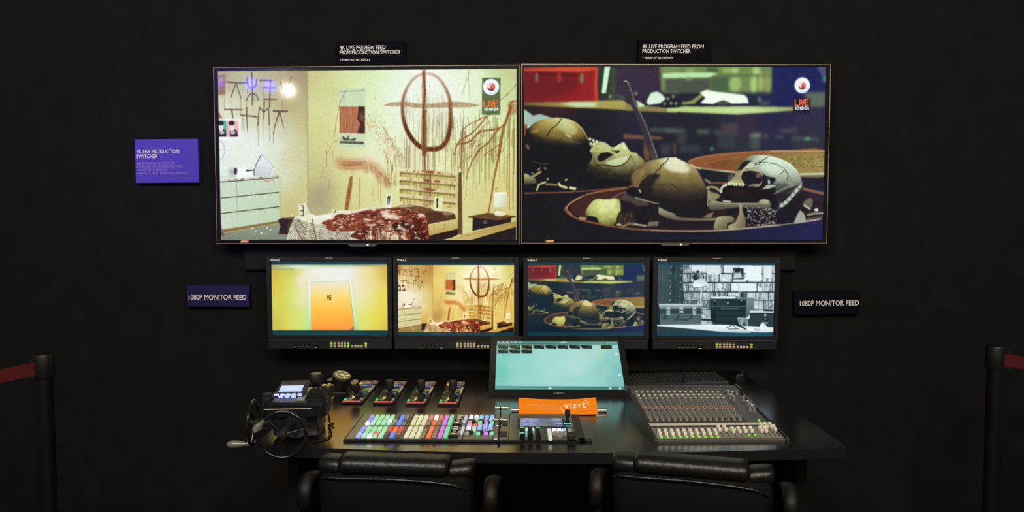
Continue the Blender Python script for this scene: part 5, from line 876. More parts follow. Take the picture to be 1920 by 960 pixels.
for q in keys[:100]:
    kk = q[2:]
    if kk in KM: dup(KM[kk], sw, (q[0], q[1], 0))
    else: KM[kk] = keymesh(MB(), q).build('key', None, sw, False, T3(q[0], q[1], 0))
m = MB()
for q in keys[100:]: x, y, c, s, wd, dp = q; m.use(glow(c, s) if s > .3 else (KEYG if c == gry else TAN)); m.box((x, y, .0262), (wd, dp, .0085), .0022, 2, None, .94)
o = m.build('key', None, sw); o['kind'] = 'stuff'; o['label'] = 'lit keys of the rear bank'
for x, y, wd, dp in ((-.204, .275, .026, .02), (-.204, .25, .026, .02), (-.206, .192, .028, .034), (-.206, .13, .026, .02), (-.206, .105, .026, .018), (-.207, .05, .03, .036), (-.16, .228, .026, .02), (-.127, .228, .018, .02), (-.097, .225, .026, .016), (-.161, .088, .028, .016), (-.127, .088, .022, .014), (-.099, .09, .022, .016)): MB().box((x, y, .025), (wd, dp, .008), .0012, 1).build('label_display', GLOSS, sw)
m = MB().use(glow((226, 232, 250), 1.0))
for x, y, w_ in ((-.204, .279, .014), (-.204, .252, .013), (-.206, .193, .011), (-.206, .134, .013), (-.206, .107, .016), (-.207, .05, .011), (-.098, .224, .010), (-.103, .09, .010), (-.064, .248, .009), (-.055, .248, .003), (-.074, .178, .009), (-.066, .178, .003), (-.061, .178, .003), (-.065, .122, .009), (-.075, .012, .011)): m.box((x, y, .0292 if x < -.09 else .0225), (w_, .005, .0006))
m.use(glow((250, 60, 60), 1)).box((-.056, .122, .0225), (.003, .005, .0006)).box((-.0665, .012, .0225), (.004, .006, .0006)); m.use(glow((90, 90, 255), 1.4)).box((-.061, .012, .0225), (.005, .006, .0006)); m.use(glow((150, 235, 40), 1)).box((-.194, .281, .0292), (.004, .006, .0006)); m.use(glow((90, 80, 190), .5)).box((-.0225, .262, .0225), (.008, .006, .0006)).box((-.0225, .235, .0225), (.008, .006, .0006)).box((-.0225, .193, .0225), (.008, .006, .0006))
m.build('panel_lettering', None, sw)
for y0, zz, yy in ((.18, .055, .292), (.04, .047, .158)):
    lv = MB().tube([(-.0655, y0, .02), (-.0655, y0 + .05, .034), (-.0655, yy, zz)], .0028, 8).box((-.0655, y0, .0225), (.008, .10, .003), .001, 1).build('transition_lever', RUB, sw)
    MB().cyl((-.0845, yy, zz), (-.0685, yy, zz), .0068, n=18, bev=.0012).cyl((-.0635, yy, zz), (-.0395, yy, zz), .0068, n=18, bev=.0012).build('lever_grip', CHROME, lv, True)
    MB().box((-.053, y0 + .03, .0225), (.026, .06, .002), .0005, 1).build('lever_plate', BLK, sw)
MB().box((.071, .21, .0225), (.158, .116, .003), .001, 1).build('display_frame', DARK, sw)
picture('display', LCD.out(90, 20), .138, .095, SCREEN, sw, T3(.071, .204, .0262) @ RX(-87))
for i, x in enumerate((.0075, .032, .0565)):
    MB().box((x, .05, .030), (.0165, .088, .018), .0015, 1).build('fader_display', GLOSS, sw)
m = MB().use(glow((40, 220, 110), 1)).box((.0075, .088, .0396), (.0135, .008, .0006)).box((.0565, .088, .0396), (.0135, .008, .0006)).use(glow((110, 180, 240), 1)).box((.0075, .022, .0396), (.0135, .010, .0006)).use(glow((120, 226, 170), .9))
for x in (-.0025, .0185, .0215, .044): m.box((x, .085, .0245), (.0016, .012, .003)).box((x, .065, .0245), (.0016, .012, .003)).box((x, .045, .0245), (.0016, .012, .003))
m.build('fader_lights', None, sw)
j = MB().lathe([(0, .02), (.013, .02), (.012, .026), (.0055, .030), (.0055, .046), (.0085, .048), (.009, .066), (.0075, .069), (0, .069)], T3(.157, .205, 0), 20).build('joystick', RUB, sw, True)
MB().tube([(.157 + .011 * math.cos(t), .2 + .011 * math.sin(t), .0255) for t in np.linspace(0, 2 * math.pi, 24)[:-1]], .0016, 8, True).build('ring_light', glow((120, 235, 215), 1.2), j)
m = MB().use(glow((225, 140, 240), 1.2)).box((.146, .238, .0225), (.005, .010, .001)).use(glow((140, 130, 250), 1.2)).box((.146, .213, .0225), (.006, .012, .001)); m.build('arrow_lights', None, sw)
MB().box((.158, .018, .031), (.026, .03, .02), .004).build('trackball_cover', RUB, sw)
# ------------------------------------------------------------------ four camera remote panels
rp = thing('camera_remote_panel', '', 'remote panel', (-.630, 2.856, .741), (0, 0, .0), 'camera remote panels in a row')
MB().box((0, .185, .0135), (.078, .375, .009), .002, 1).build('body', BLK, rp)
MB().box((-.003, .008, .0188), (.066, .014, .0016)).build('tally_strip', glow((226, 70, 74), 1), rp)
def rk(x, y, c, s=1, wd=.0085, dp=.015, nm='button'): return MB().box((x, y, .0205), (wd, dp, .005), .001, 1).build(nm, glow(c, s) if s > .2 else TAN, rp)
G, Y_, V, O_ = (30, 214, 100), (246, 200, 50), (170, 160, 140), (190, 120, 80)
for x, y, c, s, wd, dp in [(-.031, .034, G, 1, .009, .016), (-.020, .037, (60, 120, 60), .8, .005, .012), (-.0115, .034, V, .5, .0075, .013), (-.0075, .062, Y_, 1, .009, .014), (-.0055, .078, V, .4, .008, .010), (-.002, .092, G, 1, .009, .014), (.030, .036, V, .55, .008, .02), (.028, .02, (160, 70, 66), .5, .007, .01), (.0335, .235, V, .55, .009, .05), (.0325, .185, (200, 190, 160), .6, .006, .05),
                             (-.030, .31, Y_, 1, .009, .016)]: rk(x, y, c, s, wd, dp)
for k in range(6): rk(-.019 + .0105 * k, .315, V if k < 3 else (150, 96, 84), .5, .0085, .02)
for k in range(7): rk(-.031 + .0105 * k, .345, (O_, (176, 92, 66), O_, O_, (90, 150, 130), V, (170, 110, 96))[k], .45, .0085, .014)
m = MB().use(glow((92, 98, 168), .9)).box((.0, .278, .019), (.05, .022, .001)).use(glow((150, 205, 235), 1)).box((-.006, .275, .0196), (.012, .008, .001)); m.build('display', None, rp)
m = MB()
for x, y, c in [(.012, .225, (170, 170, 140)), (.022, .222, (190, 160, 130)), (.003, .215, (190, 190, 150)), (.011, .205, (120, 200, 40)), (.021, .205, (190, 220, 90)), (.006, .195, (130, 130, 110)), (.016, .192, (200, 150, 40)), (-.022, .205, (110, 150, 60)), (-.028, .19, (90, 110, 60)), (-.02, .18, (160, 120, 80)), (-.03, .165, (110, 100, 80)), (-.026, .09, (80, 120, 40)), (-.018, .098, (120, 120, 50))]: m.use(glow(c, .7)).box((x, y, .019), (.006, .008, .001))
m.use(glow((40, 130, 190), .8)); m.tube([(.006 + .016 * math.cos(t), .14 + .022 * math.sin(t), .019) for t in np.linspace(-.2, 1.5, 8)], .0014, 6); m.build('indicator_lights', None, rp)
jb = MB().box((.010, .075, .019), (.03, .07, .004), .001, 1).build('joystick_plate', DARK, rp)
MB().lathe([(0, 0), (.016, 0), (.013, .012), (.005, .018), (.006, .026), (.014, .030), (.0165, .038), (.0165, .060), (.014, .066), (0, .066)], T3(.010, .085, .02) @ RX(4), 22).build('joystick', RUB, rp, True)
rp['label'] = 'camera remote panel next to the canister, first of the four on the desk'
dup_tree(rp, (-.510, 2.849, .741), 'camera remote panel, second of the four from the hand wheel controller')
dup_tree(rp, (-.388, 2.841, .741), 'camera remote panel, third of the four from the hand wheel controller')
dup_tree(rp, (-.266, 2.837, .741), 'camera remote panel nearest the tilted touch screen, last of the four')
jk = next(c for c in rp.children if c.name.startswith('joystick') and 'plate' not in c.name); jk.matrix_local = T3(-.004, .0, .002) @ T3(.01, .085, .02) @ RX(26) @ RY(-6) @ T3(-.01, -.085, -.02)
MB().cyl((.010, .085, .0861), (.010, .085, .0872), .0148, n=24).build('joystick_cap', mat('olive_cap', (120, 112, 84), .5), jk)
# ------------------------------------------------------------------ canister with hexagon emblem
ct = thing('canister', 'black canister with a pale hexagon emblem on its olive lid', 'canister', (-.722, 3.03, .75))
Mc = T3(.0, 0, .0) @ RY(15) @ RX(15)
MB().lathe([(0, 0), (.030, 0), (.033, .004), (.0345, .044), (.0375, .048), (.0375, .057), (.036, .060), (0, .060)], T3(0, .022, .0155) @ Mc, 32).build('body', RUB, ct, True)
Ml = T3(0, .022, .0155) @ Mc @ T3(0, 0, -.046)
lid = MB().lathe([(0, .1055), (.035, .1055), (.035, .1085), (0, .1085)], Ml, 32).build('lid', mat('olive_lid', (104, 100, 50), .45), ct, True)
m = MB(); hx = [(.026 * math.cos(a), .026 * math.sin(a), .1095) for a in np.linspace(0, 2 * math.pi, 7)[:-1] + .3]
m.tube(hx, .0016, 6, True, Ml); m.box((0, .0, .1093), (.012, .010, .0012), M=Ml @ RZ(15))
for q in hx: m.cyl((q[0], q[1], .109), (q[0], q[1], .1103), .0034, n=10, M=Ml); m.tube([q, (q[0] * .35, q[1] * .35, .1095)], .0012, 6, False, Ml)
m.build('emblem', mat('cream_print', (222, 206, 168), .5), lid)
MB().box((0, .022, .004), (.07, .075, .008), .003).build('foot_plate', RUB, ct)
MB().loft([[(-.026, .03, .045), (-.026, .036, .045), (-.026, .036, .06), (-.026, .03, .06)], [(-.050, .03, .044), (-.050, .034, .044), (-.050, .034, .051), (-.050, .03, .051)]]).build('side_lever', mat('olive_cap', (120, 112, 84), .5), ct)
# ------------------------------------------------------------------ hand wheel controller
hw = thing('hand_wheel_controller', 'black camera controller with two hand wheels, joystick and lit display', 'controller', (-.715, 2.50, .75), (0, 0, math.radians(5)))
m = MB(); pts = []
for cx_, cy_, r0, a0 in ((.072, -.09, .028, -90), (.072, .10, .012, 0), (-.086, .10, .012, 90), (-.086, -.09, .012, 180)):
    for k in range(6): a = math.radians(a0 + 90 * k / 5); pts.append((cx_ + r0 * math.cos(a), cy_ + r0 * math.sin(a)))
def slab(mb, P, z0, z1, sc=1.0, tilt=0):
    a = [mb.bm.verts.new((x, y, z0)) for x, y in P]; b = [mb.bm.verts.new((x * sc, y * sc, z1 + tilt * y)) for x, y in P]; n = len(P); mb.bm.faces.new(a[::-1]); mb.bm.faces.new(b)
    for i in range(n): mb.bm.faces.new((a[i], a[(i + 1) % n], b[(i + 1) % n], b[i]))
    return mb._fin(a + b, None)
slab(slab(m, pts, .078, .112), pts, .1125, .122, .985).build('console', mat('controller_shell', (.006, .006, .0075), .34, spec=.4), hw, True)
m = MB()
for z in (.112,):
    m.box((-.022, -.1185, z - .008), (.145, .001, .0022)); m.box((.1003, .0, z - .004), (.001, .05, .0022), M=None); m.box((.0845, .07, z - .006), (.001, .05, .0022))
m.build('trim_line', mat('cream_print', (222, 206, 168), .5), hw)
MB().box((.040, .0, .1228), (.088, .184, .0016)).build('top_plate', mat('olive_plate', (.055, .062, .02), .25, ior=2.6), hw)
dp = MB().box((0, 0, 0), (.098, .135, .012), .003, 1, T3(-.038, .035, .132) @ RX(9)).build('display_hood', DARK, hw)
MB().box((0, .0, .0065), (.072, .052, .001), M=T3(-.037, .018, .132) @ RX(9)).build('display', glow((186, 204, 255), 1.15), dp)
MB().box((0, .045, .0062), (.078, .022, .0012), M=T3(-.037, .018, .132) @ RX(9)).build('display_visor', mat('brown_visor', (52, 42, 36), .5), dp)
b0 = None
for k, (x, y) in enumerate([(-.075 + .0185 * i, -.030) for i in range(5)] + [(-.055 + .0195 * i, -.058) for i in range(3)]):
    if b0 is None: b0 = MB().lathe([(0, 0), (.008, 0), (.008, .003), (.006, .006), (0, .0065)], Matrix.Diagonal((1, .8, 1, 1)), 16).build('button', glow((176, 186, 255), 1.3), hw, True, T3(x, y, .126))
    else: dup(b0, hw, (x, y, .126))
MB().lathe([(0, .122), (.036, .122), (.036, .127), (.03, .13), (.031, .136), (.026, .139), (.027, .145), (.021, .148), (.021, .153), (.012, .157), (.009, .165), (.017, .17), (.021, .18), (.0205, .2), (.018, .2035), (0, .2035)], T3(.058, -.066, 0), 28).build('joystick', RUB, hw, True)
MB().cyl((.058, -.066, .2035), (.058, -.066, .2045), .0165, n=24).build('joystick_cap', mat('olive_lid', (104, 100, 50), .45), hw)
MB().lathe([(0, .122), (.022, .122), (.022, .142), (.02, .145), (0, .145)], T3(.078, .03, 0), 24).build('knob', RUB, hw, True)
m = MB()
for a in range(5): m.box((.013, 0, .1455), (.014, .006, .0012), M=T3(.078, .03, 0) @ RZ(72 * a))
m.box((.079, .082, .1229), (.026, .03, .001)).build('knob_marks', mat('gold_print', (214, 176, 96), .45), hw)
MB().lathe([(0, .1), (.020, .1), (.020, .128), (.017, .131), (.017, .14), (0, .142)], T3(-.098, -.06, 0), 12).build('ribbed_knob', RUB, hw)
MB().box((-.005, -.01, .042), (.145, .15, .076), .012).cyl((-.0, -.105, .045), (-.0, .06, .045), .04, n=28, bev=.004).box((.045, .0, .012), (.04, .12, .023), .004).build('gearbox', mat('controller_shell', (.006, .006, .0075), .34, spec=.4), hw, True)
for nm, Mw in (('hand_wheel', T3(-.018, -.212, .049) @ RX(90)), ('hand_wheel', T3(-.149, -.035, .041) @ RY(-90) @ RZ(70))):
    wl = MB().tube([(.070 * math.cos(t), .070 * math.sin(t), 0) for t in np.linspace(0, 2 * math.pi, 41)[:-1]], .0055, 12, True, Mw).build(nm, GLOSS, hw, True)
    m = MB()
    for a in (255, 15, 135): m.tube([(.01 * math.cos(math.radians(a)), .01 * math.sin(math.radians(a)), -.004), (.068 * math.cos(math.radians(a)), .068 * math.sin(math.radians(a)), 0)], .003, 8, False, Mw)
    m.build('spoke', mat('gloss_black', (.006, .006, .008), .16), wl, True)
    MB().cyl((0, 0, -.10 if Mw[2][3] > .045 else -.07), (0, 0, .008), .013, n=20, M=Mw, bev=.003).build('hub', RUB, wl, True)
    MB().lathe([(0, -.006), (.006, -.006), (.0070, .006), (.0075, .012), (.0058, .020), (.0068, .028), (.0115, .055), (.0125, .072), (.0105, .090), (.0055, .101), (0, .103)], Mw @ T3(.07 * math.cos(2.5), .07 * math.sin(2.5), 0) @ Matrix.Diagonal((1, 1, 1 if Mw[2][3] > .045 else .72, 1)), 20).build('crank_handle', mat('grey_handle', (.20, .20, .175), .28, .35), wl, True)
MB().tube(spline([(.078, -.03, .082), (.079, .03, .05), (.078, .062, .015), (.080, .068, .007), (.089, .066, .007), (.094, .052, .007), (.084, .040, .006), (.077, .05, .005), (.085, .017, .0035), (.099, -.035, .0035), (.101, -.083, .0035), (.085, -.117, .0035), (.057, -.138, .0035)], 5), .0024, 8).build('cable', RUB, hw, True)
# ------------------------------------------------------------------ tilted touch screen, tube, card
ts = thing('touch_screen', 'large tilted black touch screen with a turquoise display', 'touch screen', (.157, 2.97, .7553)); TL = RX(-58.4)
W_, H_ = .560, .366
def rrect(w, h, r, z0=0): return [(sx * (w / 2 - r) + r * math.cos(math.radians(a)), z0 + h / 2 + sz * (h / 2 - r) + r * math.sin(math.radians(a))) for sx, sz, a0 in ((1, -1, -90), (1, 1, 0), (-1, 1, 90), (-1, -1, 180)) for a in np.linspace(a0, a0 + 90, 6)]
MB().prism(rrect(W_, H_ - .009, .016), .006).build('housing', mat('touch_bezel', (.009, .009, .008), .22), ts, False, TL)
picture('screen', TCH.out(), .509, .288, screen_mat('lit_touch_glass', .2), ts, TL @ T3(0, -.001, .036 + .144))
lettering('logo', [('DELL', -.022, .012, .042, .010)], mat('grey_print', (.22, .22, .22), .6), ts, lambda x, z: TL @ Vector((x, -.0006, z)))
MB().box((.262, -.0004, .022), (.004, .001, .003), M=TL).build('power_light', glow((190, 200, 255), 1.1), ts)
MB().box((0, .020, .20), (.34, .030, .20), .008, 2, TL).tube([(0, .17, .085), (0, .24, .05), (0, .27, .005)], .016, 12).build('stand_arm', BLK, ts); MB().box((0, .24, .0003), (.26, .17, .010), .004, 2).build('stand_base', BLK, ts)
tag(MB().cyl((-.030, 2.748, .7578), (.311, 2.748, .7578), .0076, n=24, bev=.001).build('metal_tube', CHROME, None, True), 'silver metal tube lying behind the switcher under an orange card', 'tube')
cardm = mat('orange_card', (250, 136, 4), .42); card = thing('card', 'bent orange card with white lettering leaning on the metal tube', 'card', (.136, 2.706, .7505))
def cf(s, t, lift=0):                                  # s across -1..1, t up 0..1
    sag = .006 * (1 - s * s) * t; return Vector((s * (.14 + .001 * t), .0 + .084 * t + .012 * s * s * (1 - t) * 0, .003 + .0395 * t - sag + .004 * max(0, s - .3) ** 2)) + Vector((0, -.42, .9)) * lift
m = MB(); N = 24; R0 = []
for j in range(9): R0.append([[m.bm.verts.new(cf(-1 + 2 * i / N, j / 8, l)) for i in range(N + 1)] for l in (0, -.0012)])
for j in range(8):
    for i in range(N):
        for l in (0, 1): m.bm.faces.new((R0[j][l][i], R0[j][l][i + 1], R0[j + 1][l][i + 1], R0[j + 1][l][i]))
for j in (0, 8):
    for i in range(N): m.bm.faces.new((R0[j][0][i], R0[j][0][i + 1], R0[j][1][i + 1], R0[j][1][i]))
for i in (0, N):
    for j in range(8): m.bm.faces.new((R0[j][0][i], R0[j + 1][0][i], R0[j + 1][1][i], R0[j][1][i]))
m.build('sheet', cardm, card, True)
fr = lambda x, z: cf(x, z, .0009)
lettering('logo', [('v', -.0, .37, .125, .29, .03), ('I', .165, .38, .026, .29, .02), ('z', .225, .385, .105, .28, .03), ('r', .365, .39, .08, .28, .035), ('t', .465, .39, .095, .38, .035)], mat('card_white_print', (.85, .80, .66), .5), card, lambda x, z: fr(.16 + x * 1.0, z))
m = MB()
for P in ([(.062, .50), (.082, .36), (.110, .24), (.140, .15)], [(.71, .88), (.745, .80), (.775, .69), (.80, .56)]): m.tube([fr(x, z) for x, z in P], .0019, 6)
m.build('logo_brackets', mat('card_white_print', (.85, .80, .66), .5), card)
lettering('lettering', [('GRAPHICS AND VIDEO', -.80, .51, .76, .12), ('POWERED BY', -.50, .33, .47, .12)], mat('card_pale_print', (.75, .50, .20), .5), card, fr, 0)
lettering('small_print', [('SANDRA SCHMIDT', .54, .12, .37, .07)], mat('card_dark_print', (.42, .09, .01), .5), card, fr, .01) if False else None
m = MB()
R = random.Random(4)
for x in np.arange(.53, .92, .028): m.box((0, 0, 0), (.0030, .0006, .0030), M=Matrix.Translation(fr(x, .17 + .05 * (x - .53))))
m.build('small_print', mat('card_dark_print', (.42, .09, .01), .5), card)
# ------------------------------------------------------------------ keyboard and mouse
kb = thing('keyboard', 'black full size keyboard lying behind the audio mixer', 'keyboard', (.640, 3.158, .75), (0, 0, math.radians(6.5)))
MB().prism([(0, 0), (.165, .012), (.165, .026), (.012, .017), (0, .012)], .455, Matrix.Rotation(math.radians(90), 4, 'Z') @ T3(0, -.2275, 0)).build('base', mat('keyboard_case', (.020, .019, .016), .34), kb)
KC = mat('keyboard_key', (.016, .015, .012), .3, spec=.7); k0 = k1 = None
for r in range(5):
    x = -.215
    while x < .213:
        wide = r == 0 and -.155 < x < -.05
        L = .112 if wide else .0155
        if .072 < x < .084 or .128 < x < .140: x += .0085; continue
        y = .028 + .0255 * r; P = (x + L / 2, y, .0195 + y * .058)
        if wide: MB().box((0, 0, 0), (L, .0185, .009), .002, 1, None, .88).build('key', KC, kb, False, T3(*P))
        elif k0 is None: k0 = MB().box((0, 0, 0), (L, .0185, .009), .002, 1, None, .85).build('key', KC, kb, False, T3(*P))
        else: dup(k0, kb, P)
        x += L + .0045
MB().tube([(.03, .006, .012), (.028, -.02, .045), (.015, -.10, .072), (-.02, -.21, .0715), (-.05, -.245, .0712), (-.10, -.225, .0712), (-.15, -.19, .0712), (-.21, -.18, .0712)], .0026, 8).build('cable', RUB, kb, True)
ms = thing('mouse', 'glossy black computer mouse beside the keyboard', 'mouse', (.945, 3.285, .75), (0, 0, math.radians(-28)))
m = MB(); R_ = []
for i in range(13):
    t = i / 12; y = -.056 + .112 * t; s = max(math.sin(math.pi * min(max(t, .02), .98)) ** .45, .12); hh = .036 * s * (1 - .25 * t); wd = .031 * s
    R_.append([(wd * math.cos(a), y, .002 + max(hh * math.sin(a), 0) ** 1.0) for a in np.linspace(0, math.pi, 11)] + [(-wd * .8, y, .0005), (wd * .8, y, .0005)])
m.loft(R_).build('shell', GLOSS, ms, True); MB().cyl((-.004, .026, .0305), (.004, .026, .0305), .007, n=16).build('scroll_wheel', RUB, ms, True)
# ------------------------------------------------------------------ audio mixer
mx = thing('audio_mixer', 'grey audio mixing desk with rows of knobs and white faders', 'mixer', (.427, 2.378, .75), (0, 0, math.radians(2.6)))
SL = lambda y: .0105 + .094 * y
XR = Matrix.Rotation(math.radians(90), 4, 'Z')
MB().prism([(0, 0), (.50, 0), (.50, .068), (.445, .066), (.432, SL(.432)), (.003, .0105), (0, .007)], .405, XR @ T3(0, -.405, 0)).build('chassis', mat('mixer_body', (.045, .042, .035), .48, noise=.12, nscale=90), mx)
for x in (-.005, .410): MB().prism([(-.010, 0), (.504, 0), (.504, .071), (.44, .070), (.42, SL(.42) + .006), (-.004, .015), (-.010, .008)], .008, XR @ T3(0, -x - .004, 0)).build('side_cheek', mat('mixer_cheek', (.012, .012, .012), .35), mx)
def flat(nm, x0, x1, y0, y1, m_, h=.0012): return MB().box(((x0 + x1) / 2, 0, h / 2), (x1 - x0, y1 - y0, h), M=T3(0, (y0 + y1) / 2, SL((y0 + y1) / 2)) @ RX(math.degrees(math.atan(.094)))).build(nm, m_, mx)
flat('fader_plate', .003, .402, .006, .100, mat('mixer_fader_plate', (.20, .19, .155), .5)); flat('dark_band', .003, .402, .100, .116, mat('mixer_dark_band', (.03, .034, .04), .5)); flat('label_strip', .003, .400, .116, .138, mat('masking_tape', (.60, .55, .46), .6))
flat('channel_plate', .003, .330, .140, .428, mat('mixer_channel_plate', (.042, .039, .032), .5)); flat('master_plate', .333, .402, .140, .428, mat('mixer_master_plate', (.06, .066, .066), .45))
m = MB().use(mat('mixer_print', (.30, .27, .21), .6))
for c in range(16): m.box((.0265 + .0199 * c, .28, SL(.28) + .0016), (.0008, .26, .0006), M=T3(0, 0, 0))
m.build('channel_lines', None, mx)
m = MB().use(BLK)
for c in range(20): x = .0165 + .0199 * c if c < 16 else .352 + .0145 * (c - 16); m.box((0, 0, 0), (.0028, .078, .0008), M=T3(x, .053, SL(.053) + .0013) @ RX(5.37))
for c in range(16): m.box((.0165 + .0199 * c, .108, SL(.108) + .0016), (.009, .008, .0012))
m.build('fader_slots', None, mx)
KNB = mat('knob_grey', (.15, .148, .13), .5); KW = mat('knob_white_cap', (.78, .75, .66), .45); KO = mat('knob_orange_mark', (240, 120, 60), .5, emit=(235, 110, 50), es=.35)
def knob(kind):
    m = MB().use(KNB); m.lathe([(0, 0), (.0072, 0), (.0068, .004), (.0055, .006), (.005, .0165), (0, .0165)], None, 12)
    if kind == 'w': m.use(KW).cyl((0, 0, .0166), (0, 0, .0185), .0046, n=12)
    if kind == 'o': m.use(KO).box((0, -.001, .0168), (.0045, .005, .0016))
    return m
rowsk = [(.408, 'w'), (.390, 'g'), (.371, 'w'), (.354, 'g'), (.339, 'w'), (.318, 'g'), (.297, 'g'), (.276, 'g'), (.250, 'o'), (.230, 'o'), (.207, 'g'), (.184, 'g'), (.160, 'g')]
KP = [(.0165 + .0199 * c, y, k) for y, k in rowsk for c in range(16)] + [(.355, .415, 'w'), (.388, .418, 'g'), (.366, .40, 'w'), (.351, .372, 'w'), (.357, .352, 'w'), (.390, .350, 'w'), (.388, .305, 'w'), (.3885, .290, 'w'), (.389, .272, 'w'), (.3895, .256, 'w'), (.390, .238, 'g'), (.378, .245, 'g')]
KP.sort(key=lambda q: q[1]); K0 = {}
for x, y, k in KP[:100]:
    if k in K0: dup(K0[k], mx, (x, y, SL(y)))
    else: K0[k] = knob(k).build('knob', None, mx, True, T3(x, y, SL(y)))
m = MB()
for x, y, k in KP[100:]:
    z = SL(y); m.use(KNB).lathe([(0, 0), (.0072, 0), (.0068, .004), (.0055, .006), (.005, .0165), (0, .0165)], T3(x, y, z), 10)
    if k == 'w': m.use(KW).cyl((x, y, z + .0166), (x, y, z + .0185), .0046, n=10)
    if k == 'o': m.use(KO).box((x, y - .001, z + .0168), (.0045, .005, .0016))
o = m.build('knob', None, mx, True); o['kind'] = 'stuff'; o['label'] = 'rear rows of knobs'
CAP = mat('fader_cap_cream', (.74, .66, .54), .45); f0 = None
FD = [(.0165 + .0199 * c, .038) for c in range(10)] + [(.0165 + .0199 * 10, .070), (.0165 + .0199 * 11, .070), (.0165 + .0199 * 12, .053), (.0165 + .0199 * 13, .053), (.0165 + .0199 * 14, .056), (.0165 + .0199 * 15, .056), (.347, .055), (.361, .055), (.360, .089), (.375, .089), (.391, .088), (.395, .068)]
for x, y in FD:
    if f0 is None: f0 = MB().box((0, .009, .009), (.0105, .012, .017), .0025, 2).box((0, -.006, .007), (.0105, .019, .013), .003, 2).build('fader', CAP, mx, True, T3(x, y, SL(y)))
    else: dup(f0, mx, (x, y, SL(y)))
g0 = None
for x, y in [(.0175 + .0199 * c, .0135) for c in range(10)] + [(.0155 + .0199 * 12, .078), (.0155 + .0199 * 13, .078), (.0185 + .0199 * 14, .022), (.0185 + .0199 * 15, .022), (.375, .150)]:
    if g0 is None: g0 = MB().lathe([(0, 0), (.0042, 0), (.0042, .003), (.0028, .0055), (0, .006)], None, 12).build('channel_light', glow((120, 226, 20), 1.1), mx, True, T3(x, y, SL(y)))
    else: dup(g0, mx, (x, y, SL(y)))
j0 = None
for c in range(16):
    P = (.018 + .0235 * c, .472, .0668)
    if j0 is None: j0 = MB().lathe([(0, 0), (.0062, 0), (.0062, .002), (.004, .0022), (.0035, .0006), (0, .0006)], None, 14).build('jack', STEEL, mx, True, T3(*P))
    else: dup(j0, mx, P)
